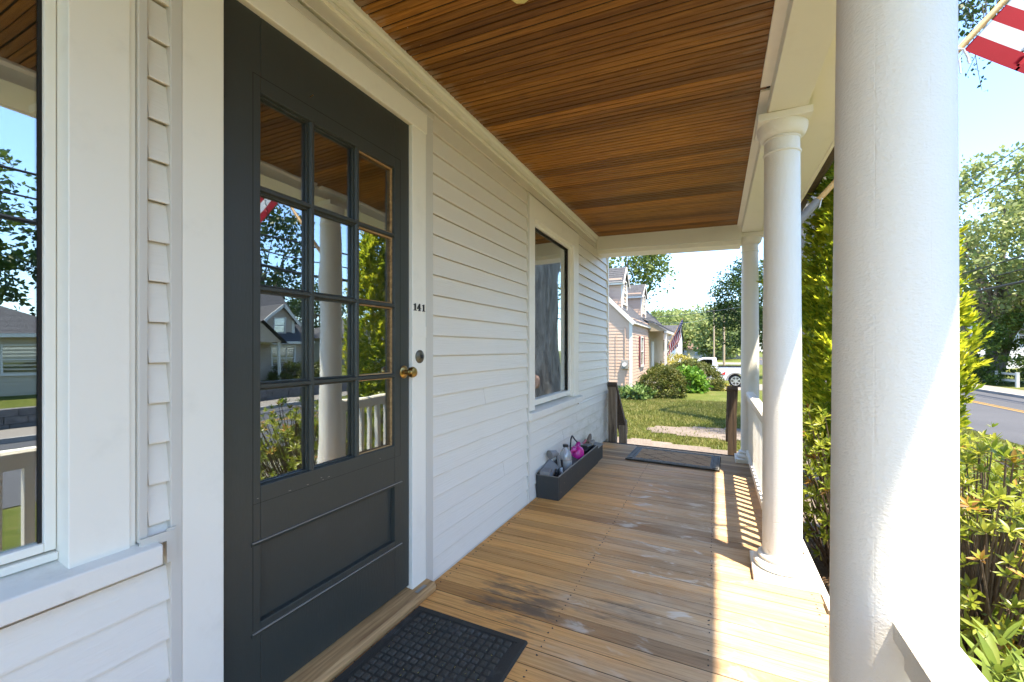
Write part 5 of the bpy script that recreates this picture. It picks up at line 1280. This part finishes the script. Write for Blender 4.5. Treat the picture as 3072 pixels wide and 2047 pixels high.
for ya, yb in ((20.45, 21.75), (26.25, 28.05)):
    ym = (ya + yb) / 2; fx_ = NX - 0.52; rz = 4.95; ez = 4.28; rh = rz - ez
    mb = MB(); mb.prism([(ya, 2.6), (yb, 2.6), (yb, ez), (ym, rz - 0.03), (ya, ez)], 'X', fx_ - 3.2, fx_)
    dmr = mb.build('dormer', M['pink_siding'], nb)
    mb = MB()
    clap(mb, (fx_ - 2.4, ya, 0), (fx_, ya, 0), 2.9, lambda q: ez, (0, -1, 0), 0.145); clap(mb, (fx_, ya, 0), (fx_, yb, 0), 2.9, lambda q: ez + rh * (1 - abs(2 * q - 1)), (1, 0, 0), 0.145)
    o = mb.build('clapboards', M['pink_siding'], dmr); o['kind'] = 'stuff'
    mb = MB(); e_ = 0.16
    roof_rows(mb, (fx_ + 0.12, ya - e_, ez - e_ * rh / (ym - ya)), (fx_ - 2.6, ya - e_, ez - e_ * rh / (ym - ya)), (fx_ + 0.12, ym, rz), (fx_ - 2.6, ym, rz), 0.14)
    roof_rows(mb, (fx_ + 0.12, yb + e_, ez - e_ * rh / (ym - ya)), (fx_ - 2.6, yb + e_, ez - e_ * rh / (ym - ya)), (fx_ + 0.12, ym, rz), (fx_ - 2.6, ym, rz), 0.14)
    mb.build('dormer_roof', M['shingle'], dmr)
    mb = MB(); mb.box(fx_ - 0.02, fx_ + 0.03, ya - 0.02, ya + 0.10, 2.95, ez); mb.box(fx_ - 0.02, fx_ + 0.03, yb - 0.10, yb + 0.02, 2.95, ez)
    mb.bar((fx_ + 0.11, ya - e_, ez - 0.25), (fx_ + 0.11, ym, rz - 0.07), 0.04, 0.12); mb.bar((fx_ + 0.11, yb + e_, ez - 0.25), (fx_ + 0.11, ym, rz - 0.07), 0.04, 0.12)
    mb.box(fx_ - 2.2, fx_ + 0.10, ya - 0.14, ya - 0.10, ez - 0.25, ez - 0.12)
    mb.build('dormer_trim', M['white_paint'], dmr)
    win_unit(dmr, (fx_ + 0.005, ym, 3.72), (0, 1, 0), (0, 0, 1), (1, 0, 0), min(0.85, yb - ya - 0.3), 1.15)
win_unit(nb, (NX + 0.012, 22.75, 0.95), (0, 1, 0), (0, 0, 1), (1, 0, 0), 0.95, 1.5, shutters='burgundy')
win_unit(nb, (NX + 0.012, 36.3, 0.95), (0, 1, 0), (0, 0, 1), (1, 0, 0), 1.7, 1.6, shutters='burgundy')
# entry porch under a lower shed roof
M['ochre'] = paint('entry_panel', (0.33, 0.26, 0.16), 0.7, 0.1)
mb = MB(); mb.box(NX + 0.005, NX + 0.03, 25.4, 32.9, -1.2, 2.35); mb.build('entry_wall', M['ochre'], nb)
mb = MB(); roof_rows(mb, (NX + 1.0, 25.2, 2.12), (NX + 1.0, 33.1, 2.12), (NX - 0.3, 25.2, 2.86), (NX - 0.3, 33.1, 2.86)); mb.build('entry_roof', M['shingle'], nb)
mb = MB(); mb.prism([(NX + 0.03, 2.05), (NX + 1.0, 2.05), (NX + 0.03, 2.66)], 'Y', 25.25, 25.30); mb.build('entry_gable', M['ochre'], nb)
mb = MB(); mb.box(NX + 0.85, NX + 0.99, 25.26, 33.0, 1.95, 2.10); mb.box(NX + 0.85, NX + 0.97, 32.75, 32.9, -1.1, 1.95); mb.box(NX + 0.85, NX + 0.97, 25.4, 25.52, -0.9, 1.95); mb.build('entry_posts', M['white_paint'], nb)
mb = MB(); mb.box(NX + 0.032, NX + 0.07, 26.3, 27.3, -0.75, 1.5); mb.build('entry_door', M['white_paint'], nb)
MB().box(NX + 0.03, NX + 1.0, 25.4, 32.9, -1.5, -0.8).build('entry_step', M['concrete'], nb)
mb = MB()
mb.box(NX + 0.94, NX + 0.96, 25.6, 32.7, -0.05, -0.02)
for k in range(12): mb.box(NX + 0.942, NX + 0.958, 25.7 + k * 0.62, 25.72 + k * 0.62, -0.8, -0.05)
mb.build('entry_railing', M['black_iron'], nb)
wcm = empty('wind_chime', (NX + 0.6, 28.6, 1.9), 'pale metal wind chime hanging under the pink house entry roof', 'wind chime')
mb = MB()
for k in range(6):
    a = k * 1.047; mb.cyl((NX + 0.6 + 0.10 * math.cos(a), 28.6 + 0.10 * math.sin(a), 1.55), (NX + 0.6 + 0.10 * math.cos(a), 28.6 + 0.10 * math.sin(a), 0.55 + 0.12 * k), 0.028, n=8)
mb.build('tubes', M['white_paint'], wcm); MB().cyl((NX + 0.6, 28.6, 1.58), (NX + 0.6, 28.6, 1.62), 0.15, n=14).build('top_disc', M['old_wood'], wcm); MB().cyl((NX + 0.6, 28.6, 0.2), (NX + 0.6, 28.6, 1.95), 0.008, n=6).build('cord', M['black_iron'], wcm)
# meter, conduits and service bracket on the gable wall
def nbp(cx_, cy_, ) : 
    u = (1780 + cx_ / 3.646 - 1536) / 1317; v = (1047 - (1000 + cy_ / 3.646)) / 1317
    a = R(24.89); dx, dy = -math.sin(a) + u * math.cos(a), math.cos(a) + u * math.sin(a); t_ = (NY - 0.02) / dy
    return CAMX + dx * t_, CAMZ + v * t_
x1, z1 = nbp(310, 295); x2, z2 = nbp(385, 390)
mt_ = empty('electric_meter', ((x1 + x2) / 2, NY - 0.02, z2), 'grey electric meter box on the pink gable wall', 'meter')
MB().box(x1, x2, NY - 0.14, NY - 0.018, z2, z1).build('box', M['rubber_grey'], mt_, bevel=0.01)
MB().lathe([(0.085, 0), (0.085, 0.07), (0.06, 0.10)], ((x1 + x2) / 2, NY - 0.15, (z1 + z2) / 2), 20, 'Y').build('dial', M['white_plastic'], mt_, smooth=True)
for o in mt_.children:
    if o.name.startswith('dial'):
        for v in o.data.vertices: v.co.y = -(v.co.y + 0.13) - 0.13 if False else v.co.y - 0.09
mb = MB()
for cx_, a, b in ((348, -60, 290), (348, 395, 600), (250, 0, 430)):
    xa, za = nbp(cx_, a); xb, zb_ = nbp(cx_, b); mb.cyl((xa, NY - 0.05, za), (xa, NY - 0.05, zb_), 0.022 if cx_ > 300 else 0.012, n=8)
mb.build('conduit', M['pink_siding'], mt_)
# neighbour's flag on a tilted staff
fpx, fpy = -1.05, 26.0
nfp = empty('neighbour_flagpole', (NX + 0.95, fpy, 1.0), 'short staff holding the flag on the pink house', 'flagpole')
q0 = Vector((NX + 0.97, fpy, 1.25)); q1 = Vector((NX + 1.75, fpy, 2.75)); qd = (q1 - q0).normalized()
MB().tube([q0, q1], 0.018, 8).build('pole', M['pole_wood'], nfp); MB().box(NX + 0.95, NX + 1.0, fpy - 0.05, fpy + 0.05, 1.15, 1.35).build('bracket', M['black_iron'], nfp)
nfl = empty('neighbour_flag', tuple(q1), 'small american flag hanging limp from the pink house', 'flag')
fs = 0.035
def npos(h, f):
    b_ = q0.lerp(q1, 0.38 + 0.60 * h); fold = 0.12 * math.sin(f * 9 + h * 6)
    return b_ + Vector((-0.42 * f * (1 - 0.55 * h) + 0.05 * math.sin(f * 12) , fold - 0.02, -f * (1.25 + 0.25 * h)))
flag(nfl, npos)

# white gabled house farther on
wh = empty('white_house', (-8, 60, gz(-8, 60)), 'white house with a pale grey roof, beyond the pink house', 'house')
MB().prism([(56.6, -1.6), (63.4, -1.6), (63.4, 2.3), (60, 4.05), (56.6, 2.3)], 'X', -15, -2.9).build('wall', M['white_siding'], wh)
mb = MB(); roof_rows(mb, (-15, 56.2, 2.15), (-2.7, 56.2, 2.15), (-15, 60, 4.12), (-2.7, 60, 4.12)); roof_rows(mb, (-15, 63.8, 2.15), (-2.7, 63.8, 2.15), (-15, 60, 4.12), (-2.7, 60, 4.12)); mb.build('roof', M['shingle'], wh)
win_unit(wh, (-2.89, 58.6, 0.5), (0, 1, 0), (0, 0, 1), (1, 0, 0), 0.9, 1.3); win_unit(wh, (-5.5, 56.58, 0.6), (-1, 0, 0), (0, 0, 1), (0, -1, 0), 0.9, 1.3)
for xx, yy, ww, col, lab in ((-3.2, 128, 9, 'white_siding', 'small pale house under the distant trees'), (6.5, 126, 8, 'cream_siding', 'low cream building at the end of the road')):
    hs = empty('distant_house', (xx, yy, gz(xx, yy)), lab, 'house'); z_ = gz(xx, yy)
    MB().prism([(yy - 4, z_), (yy + 4, z_), (yy + 4, z_ + 2.6), (yy, z_ + 4.6), (yy - 4, z_ + 2.6)], 'X', xx - ww / 2, xx + ww / 2).build('wall', M[col], hs)
    mb = MB(); roof_rows(mb, (xx - ww / 2 - .3, yy - 4.4, z_ + 2.4), (xx + ww / 2 + .3, yy - 4.4, z_ + 2.4), (xx - ww / 2 - .3, yy, z_ + 4.7), (xx + ww / 2 + .3, yy, z_ + 4.7), 0.4); mb.build('roof', M['shingle_brown'], hs)
    for k_ in range(3): win_unit(hs, (xx - ww / 3 + k_ * ww / 3, yy - 4.01, z_ + 1.5), (1, 0, 0), (0, 0, 1), (0, -1, 0), 1.2, 1.3)
pdv = grid_obj('pickup_driveway', axis([(-6, 7.5, 0.5)]), axis([(29.5, 34.5, 0.5)]), ground_z, M['concrete'], 0.014)
side = grid_obj('crossroad', axis([(-40, 7.5, 2.5)]), axis([(78, 90, 2)]), ground_z, M['concrete'], 0.016)

# ------------------------------------------------------------------ white pickup on the neighbour's drive
M['car_white'] = paint('white_car_paint', (0.60, 0.60, 0.61), 0.3, 0.0, dirt=0.04, spec=0.4)
M['tyre'] = plain('tyre', (0.02, 0.02, 0.02), 0.85); M['alloy'] = plain('alloy_wheel', (0.55, 0.55, 0.56), 0.3, 0.9); M['tail_red'] = plain('tail_lamp', (0.55, 0.02, 0.015), 0.25)
M['car_glass'] = glass('car_window_glass', 0.07, (0.06, 0.07, 0.07), 0)
tx, ty = 2.38, 32.0; tz = gz(2.0, 32) + 0.014
tk = empty('pickup_truck', (tx - 1.4, ty + 0.9, tz), 'white pickup truck parked on the drive behind the bushes', 'pickup truck')
def T(pl): return [(tx + a, tz + b) for a, b in pl]
ws = []; rr = 0.45
arch = [(rr * 1.0 * math.cos(R(a)), 0.42 + rr * math.sin(R(a))) for a in range(180, -1, -20)]
bodyp = [(-4.25, 0.55), (-4.25, 0.95), (-3.9, 1.08), (-2.75, 1.16), (-1.06, 1.30), (1.15, 1.34), (1.20, 0.62), (0.5, 0.50)] + [(a, b) for a, b in reversed(arch)] + [(-0.55, 0.42), (-2.8, 0.42)] + [(a - 3.3, b) for a, b in reversed(arch)] + [(-3.85, 0.5)]
MB().prism(T(bodyp), 'Y', ty, ty + 1.85).build('body', M['car_white'], tk, bevel=0.03)
cabp = [(-2.85, 1.13), (-2.15, 1.84), (-1.2, 1.90), (-1.08, 1.28)]
MB().prism(T([(-2.9, 1.13), (-2.2, 1.82), (-1.95, 1.90), (-1.15, 1.90), (-1.03, 1.29)]), 'Y', ty + 0.10, ty + 1.75).build('cab', M['car_white'], tk, bevel=0.04)
for yy in (ty + 0.094, ty + 1.745):
    MB().prism(T([(-2.55, 1.22), (-2.10, 1.73), (-1.90, 1.79), (-1.42, 1.79), (-1.38, 1.70), (-1.38, 1.40), (-1.55, 1.36), (-1.9, 1.30)]), 'Y', yy, yy + 0.012).build('window', M['car_glass'], tk)
MB().prism(T([(-1.03, 1.30), (1.16, 1.325), (1.16, 1.42), (-1.03, 1.405)]), 'Y', ty - 0.01, ty + 0.10).build('bed_rail', M['black_plastic'], tk)
ring = [(0.47 * math.cos(R(a)), 0.42 + 0.47 * math.sin(R(a))) for a in range(0, 181, 15)] + [(0.56 * math.cos(R(a)), 0.42 + 0.54 * math.sin(R(a))) for a in range(180, -1, -15)]
for q in (0, -3.3): MB().prism(T([(a + q, b) for a, b in ring]), 'Y', ty - 0.03, ty + 0.03).build('arch_flare', M['rubber_grey'], tk)
MB().prism(T([(-0.92, 0.79), (-0.62, 0.80), (-0.60, 1.0)]), 'Y', ty - 0.016, ty + 0.01).build('red_emblem', M['tail_red'], tk)
for wx in (0, -3.3):
    for wy in (ty + 0.02, ty + 1.61):
        w_ = MB().lathe([(0.30, 0), (0.385, 0.015), (0.405, 0.06), (0.405, 0.16), (0.385, 0.21), (0.30, 0.22)], (tx + wx, wy, tz + 0.405), 32, 'Y').build('wheel', M['tyre'], tk, smooth=True)
        MB().lathe([(0.285, -0.004), (0.285, 0.002)], (tx + wx, wy, tz + 0.405), 28, 'Y').build('rim', M['dark'], w_)
        mb = MB(); c = Vector((tx + wx, wy - 0.012, tz + 0.405))
        for k in range(6):
            a = R(60 * k + 30); mb.bar(c + Vector((0.04 * math.cos(a), 0, 0.04 * math.sin(a))), c + Vector((0.27 * math.cos(a), 0, 0.27 * math.sin(a))), 0.085, 0.03, up=(0, 1, 0))
        mb.lathe([(0.295, -0.02), (0.295, -0.001), (0.25, -0.006), (0.25, -0.02)], (tx + wx, wy, tz + 0.405), 28, 'Y'); mb.cyl(c - Vector((0, 0.02, 0)), c, 0.07, n=14)
        mb.build('spokes', M['alloy'], w_)

# ------------------------------------------------------------------ utility poles and wires
def pole(x, y, h, label, arm=True, name='utility_pole'):
    z = gz(x, y); t = empty(name, (x, y, z), label, 'utility pole', 'utility poles along the road')
    MB().cyl((x, y, z - 0.2), (x, y, z + h), 0.16, 0.11, 12).build('pole', M['utility_wood'], t, smooth=True)
    if arm:
        m_ = MB(); m_.box(x - 1.1, x + 1.1, y - 0.05, y + 0.05, z + h - 0.75, z + h - 0.62); m_.build('crossarm', M['utility_wood'], t)
        m_ = MB()
        for q in (-1.0, -0.4, 0.4, 1.0): m_.cyl((x + q, y, z + h - 0.62), (x + q, y, z + h - 0.48), 0.04, n=8)
        m_.build('insulators', M['grey_plastic'], t)
    return t
def at_px(px_, d_): return CAMX + math.tan(math.atan((px_ - 1536) / 1317) - R(24.89)) * d_
for px_, d_, h_, lab in ((2172, 70, 9.3, 'nearest pale utility pole, left of the dark tree'), (2142, 92, 10.4, 'tall utility pole with a crossarm against the distant trees'), (2089, 150, 8.6, 'utility pole farther left, with a crossarm'), (2106, 165, 9.2, 'thin grey pole between two crossarm poles'), (2072, 180, 8.2, 'leftmost and farthest utility pole, beside the neighbour flag')):
    pole(at_px(px_, d_), d_, h_, lab, px_ in (2142, 2089, 2172))
pole(14.25, -22, 11.5, 'roadside utility pole behind the camera across the road'); pole(14.25, 62, 11.5, 'roadside utility pole across the road beyond the street tree')
def wire(a, b, sag, r, label):
    a, b = Vector(a), Vector(b); pts = [a.lerp(b, i / 40) + Vector((0, 0, -4 * sag * (i / 40) * (1 - i / 40))) for i in range(41)]
    o = MB().tube(pts, r, 6).build('utility_wire', M['black_plastic'], None, org=tuple(a)); setp(o, label, 'wire', 'overhead wires')
for x_, z_, r_, lab in ((14.2, 10.9, 0.022, 'topmost thin wire crossing the blue sky'), (14.2, 9.75, 0.028, 'second wire, just over the street tree crown'), (14.2, 5.75, 0.034, 'upper cable crossing the street tree trunk'), (14.25, 5.15, 0.024, 'thin cable between the two thick ones'), (14.2, 4.55, 0.065, 'lowest and thickest overhead cable across the road')):
    wire((x_, -22, z_), (x_, 62, z_), 0.35, r_, lab)
wire((NX + 0.02, NY - 0.02, 2.38), (14.2, 62, 8.6), 0.5, 0.014, 'service wire from the pink gable up to the right')
wire((NX + 0.02, NY - 0.02, 2.30), (at_px(2142, 92), 92, 7.6), 0.6, 0.014, 'lower service wire from the pink house to the far pole')

# ------------------------------------------------------------------ across the road: what the panes reflect
fen = None
def fence(y0, y1, x, n, label):
    t = empty('white_fence', (x, (y0 + y1) / 2, gz(x, y0)), label, 'fence')
    for k in range(n):
        yy = y0 + (y1 - y0) * k / (n - 1); z = gz(x, yy); MB().box(x - 0.07, x + 0.07, yy - 0.07, yy + 0.07, z - 0.1, z + 0.85).build('post', M['white_paint'], t, bevel=0.01)
    for zz in (0.36, 0.74):
        for k in range(n - 1):
            ya, yb = y0 + (y1 - y0) * k / (n - 1), y0 + (y1 - y0) * (k + 1) / (n - 1)
            MB().bar((x, ya, gz(x, ya) + zz), (x, yb, gz(x, yb) + zz), 0.04, 0.12).build('rail', M['white_paint'], t)
fence(34.6, 36.6, 16.7, 2, 'short white post and rail fence across the road, in front of the bush')
fence(20.5, 30.0, 17.2, 5, 'white rail fence before the cream house, seen in the door panes')
M['stone'] = speck('dark_field_stone', (0.06, 0.06, 0.06), (0.13, 0.125, 0.12), (0.22, 0.21, 0.2), 9, 0.95)
rw = empty('retaining_wall', (15.55, 16, gz(15.5, 16)), 'low dark stone retaining wall beyond the pavement across the road', 'wall')
mb = MB()
for row in range(3):
    yy = 4.0 + (row % 2) * 0.2
    while yy < 30:
        L = random.uniform(0.3, 0.6); z = gz(15.5, yy) + 0.02 + row * 0.2; mb.box(15.35 + random.uniform(0, .05), 15.75, yy, yy + L - 0.015, z, z + 0.19); yy += L
o = mb.build('stones', M['stone'], rw); o['kind'] = 'stuff'
MB().box(15.45, 15.72, 4, 30, -1.3, gz(15.5, 10) + 0.6).build('core', M['stone'], rw)
# dormered house
dh = empty('dormer_house', (27, 17, gz(25, 17)), 'tan clapboard cape across the road, mirrored in the front door panes', 'house')
hz = gz(25, 17); X0 = 24.5
MB().prism([(X0, hz - 1), (X0 + 8, hz - 1), (X0 + 8, hz + 2.7), (X0 + 4, hz + 6.4), (X0, hz + 2.7)], 'Y', 11.2, 21.8).build('wall', M['tan_siding'], dh)
mb = MB(); clap(mb, (X0, 11.2, 0), (X0, 21.8, 0), hz + 0.1, lambda q: hz + 2.65, (-1, 0, 0), 0.13); o = mb.build('clapboards', M['tan_siding'], dh); o['kind'] = 'stuff'
mb = MB(); roof_rows(mb, (X0 - .3, 11.0, hz + 2.42), (X0 - .3, 22.0, hz + 2.42), (X0 + 4, 11.0, hz + 6.5), (X0 + 4, 22.0, hz + 6.5)); roof_rows(mb, (X0 + 8.3, 11.0, hz + 2.42), (X0 + 8.3, 22.0, hz + 2.42), (X0 + 4, 11.0, hz + 6.5), (X0 + 4, 22.0, hz + 6.5), 0.4); mb.build('roof', M['shingle'], dh)
dA, dB, dM = 18.7, 21.0, 19.85
MB().prism([(dA, hz + 2.6), (dB, hz + 2.6), (dB, hz + 3.75), (dM, hz + 4.75), (dA, hz + 3.75)], 'X', X0 + 0.35, X0 + 4).build('dormer', M['tan_siding'], dh)
mb = MB(); clap(mb, (X0 + 0.35, dA, 0), (X0 + 0.35, dB, 0), hz + 2.65, lambda q: hz + 3.75 + 1.0 * (1 - abs(2 * q - 1)), (-1, 0, 0), 0.13); clap(mb, (X0 + 0.35, dA, 0), (X0 + 3, dA, 0), hz + 2.65, lambda q: hz + 3.7, (0, -1, 0), 0.13); o = mb.build('dormer_clapboards', M['tan_siding'], dh); o['kind'] = 'stuff'
mb = MB()
for ye in (dA - 0.4, dB + 0.4): roof_rows(mb, (X0 + 0.1, ye, hz + 3.55), (X0 + 4, ye, hz + 3.55), (X0 + 0.1, dM, hz + 4.9), (X0 + 4, dM, hz + 4.9))
mb.build('dormer_roof', M['shingle'], dh)
mb = MB(); mb.box(X0 + 0.30, X0 + 0.40, dA - 0.03, dA + 0.2, hz + 2.6, hz + 3.75); mb.box(X0 + 0.30, X0 + 0.40, dB - 0.2, dB + 0.03, hz + 2.6, hz + 3.75); mb.bar((X0 + .12, dA - .4, hz + 3.45), (X0 + .12, dM, hz + 4.8), 0.05, 0.2); mb.bar((X0 + .12, dB + .4, hz + 3.45), (X0 + .12, dM, hz + 4.8), 0.05, 0.2); mb.box(X0 + .30, X0 + .38, dA, dB, hz + 2.5, hz + 2.68)
mb.box(X0 - 0.04, X0 + .02, 11.1, 11.35, hz, hz + 2.6); mb.box(X0 - 0.04, X0 + .02, 21.6, 21.85, hz, hz + 2.6); mb.box(X0 - .32, X0 - .26, 11, 22, hz + 2.3, hz + 2.46); mb.build('trim', M['white_paint'], dh)
win_unit(dh, (X0 + 0.335, dM, hz + 3.45), (0, 1, 0), (0, 0, 1), (-1, 0, 0), 0.9, 1.05)
win_unit(dh, (X0 - 0.005, 19.9, hz + 1.4), (0, 1, 0), (0, 0, 1), (-1, 0, 0), 1.9, 1.7, cols=3, fw=0.12)
mb = MB(); mb.prism([(15.6, hz + 2.4), (18.6, hz + 2.4), (17.1, hz + 3.5)], 'X', X0 - 1.6, X0 + 0.2); mb.build('entry_gable', M['tan_siding'], dh)
mb = MB(); roof_rows(mb, (X0 - 1.8, 15.3, hz + 2.3), (X0 + .3, 15.3, hz + 2.4), (X0 - 1.8, 17.1, hz + 3.65), (X0 + .3, 17.1, hz + 3.85)); roof_rows(mb, (X0 - 1.8, 18.9, hz + 2.3), (X0 + .3, 18.9, hz + 2.4), (X0 - 1.8, 17.1, hz + 3.65), (X0 + .3, 17.1, hz + 3.85)); mb.build('entry_roof', M['shingle'], dh)
mb = MB()
for yy in (15.7, 18.4): mb.box(X0 - 1.55, X0 - 1.4, yy, yy + 0.15, hz - 0.2, hz + 2.5)
mb.build('entry_post', M['white_paint'], dh)
MB().box(X0 - 0.05, X0, 16.6, 17.6, hz + 0.1, hz + 2.2).build('entry_door', M['white_paint'], dh)
for yy, lab in ((19.2, 'russet shrub beside the tan cape entry post'), (20.4, 'russet shrub under the tan cape picture window'), (21.6, 'russet shrub at the right corner of the tan cape')): mound('foundation_shrub', (X0 - 1.2, yy), (0.9, 1.0, 0.8), lab, 'leaf_shrub', 50, 50, 0.14, 0.25, group='shrubs under the tan cape windows')
# hip roofed ranch houses
def ranch(x0, x1, y0, y1, wallm, roofm, label, wins, hgt=2.6, rise=2.2, garage=None):
    z = gz((x0 + x1) / 2, (y0 + y1) / 2) ; z = min(z, gz(x0, (y0 + y1) / 2)); t = empty('ranch_house', ((x0 + x1) / 2, (y0 + y1) / 2, z), label, 'house')
    MB().box(x0, x1, y0, y1, z - 1, z + hgt).build('wall', M[wallm], t)
    mb_ = MB(); clap(mb_, (x0, y0, 0), (x0, y1, 0), z + 0.1, lambda q: z + hgt - 0.1, (-1, 0, 0), 0.16); o_ = mb_.build('clapboards', M[wallm], t); o_['kind'] = 'stuff'
    e = 0.5; mid = (x0 + x1) / 2; hx = (x1 - x0) / 2
    E_ = [(x0 - e, y0 - e, z + hgt), (x1 + e, y0 - e, z + hgt), (x1 + e, y1 + e, z + hgt), (x0 - e, y1 + e, z + hgt)]; r0, r1 = (mid, y0 + hx * 0.8, z + hgt + rise), (mid, y1 - hx * 0.8, z + hgt + rise)
    mb_ = MB(); roof_rows(mb_, E_[0], E_[3], r0, r1); roof_rows(mb_, E_[1], E_[2], r0, r1, 0.5); mb_.add([E_[0], E_[1], r0], [(0, 1, 2)]); mb_.add([E_[2], E_[3], r1], [(0, 1, 2)]); mb_.build('roof', M[roofm], t)
    MB().box(x0 - e, x0 - e + 0.05, y0 - e, y1 + e, z + hgt - 0.16, z + hgt + 0.01).build('fascia', M['white_paint'], t)
    for (yy, zz, w_, h_) in wins: win_unit(t, (x0 - 0.005, yy, z + zz), (0, 1, 0), (0, 0, 1), (-1, 0, 0), w_, h_)
    if garage:
        g_ = MB(); g_.box(x0 - 0.05, x0 + 0.01, garage[0], garage[1], z + 0.05, z + 2.2)
        for k_ in range(1, 4): g_.box(x0 - 0.06, x0 - 0.045, garage[0], garage[1], z + 0.53 * k_, z + 0.53 * k_ + 0.03)
        g_.build('garage_door', M['white_paint'], t)
    return t
ranch(25, 33, -3.5, 9.6, 'cream_siding', 'shingle', 'low tan ranch house with a grey hip roof, mirrored in the near window', [(8.2, 1.5, 1.5, 1.3), (5.9, 1.5, 1.5, 1.3), (1.0, 1.5, 1.4, 1.3)], garage=(2.2, 4.8))
rh = ranch(31, 40, 32, 47, 'cream_siding', 'shingle', 'cream ranch house with a grey hip roof and dark shutters, mirrored in the door', [(34.5, 1.5, 1.2, 1.3), (39, 1.5, 1.2, 1.3), (43.5, 1.5, 1.6, 1.3)])
MB().box(34.6, 35.6, 40, 41, 1.5, 5.4).build('chimney', M['brick'], rh)
h2 = empty('hillside_house', (27, 62, gz(27, 60)), 'house with a rose brown roof showing behind the street tree', 'house'); z = gz(27, 60)
MB().box(23, 33, 58.5, 66, z - 1, z + 4.9).build('wall', M['white_siding'], h2)
mb = MB(); roof_rows(mb, (22.5, 58, z + 4.8), (33.5, 58, z + 4.8), (22.5, 62.2, z + 7.7), (33.5, 62.2, z + 7.7), 0.25); roof_rows(mb, (22.5, 66.5, z + 4.8), (33.5, 66.5, z + 4.8), (22.5, 62.2, z + 7.7), (33.5, 62.2, z + 7.7), 0.5); mb.build('roof', M['shingle_brown'], h2)
for xx in (25, 28, 31): win_unit(h2, (xx, 58.49, z + 3.2), (1, 0, 0), (0, 0, 1), (0, -1, 0), 1.1, 1.5)
# wood behind those houses
spots = [(38, -14), (41, -5), (38, 3), (43, 10), (37.5, 15), (41, 22), (37, 27), (46, 31), (47, 42), (44, 52), (52, 24), (36, 55), (50, 3)]
wood_labels = ['leafy tree behind the ranch garage, far off to the left', 'leafy tree behind the left end of the tan ranch', 'leafy tree over the garage end of the tan ranch', 'tall leafy tree over the right end of the tan ranch', 'dark pine behind the tan cape chimney side',
               'leafy tree rising over the tan cape ridge', 'leafy tree right of the tan cape dormer', 'dark pine left of the cream ranch', 'leafy tree behind the brick chimney', 'dark pine behind the cream ranch', 'deepest leafy tree in the wood behind the tan cape', 'leafy tree beyond the right end of the cream ranch', 'tall leafy tree deep behind the tan ranch']
for i, (x, y) in enumerate(spots):
    h_ = 11.5 + 3.5 * math.sin(i * 2.3) + (2 if i % 3 == 0 else 0); pine = i in (4, 7, 9)
    zb = gz(x, y)
    tree('pine_tree' if pine else 'roadside_tree', (x, y), h_, (x, y, zb + h_ * 0.56), (2.6 if pine else 4.2, 2.6 if pine else 4.2, h_ * 0.46), wood_labels[i],
         'leaf_pine' if pine else ('leaf_maple' if i % 2 else 'leaf_dark'), 110, 42, 0.42 if not pine else 0.3, 1.15 if not pine else 0.8, 0.3, 7, 'pines behind the houses' if pine else 'trees behind the houses', 0.4)
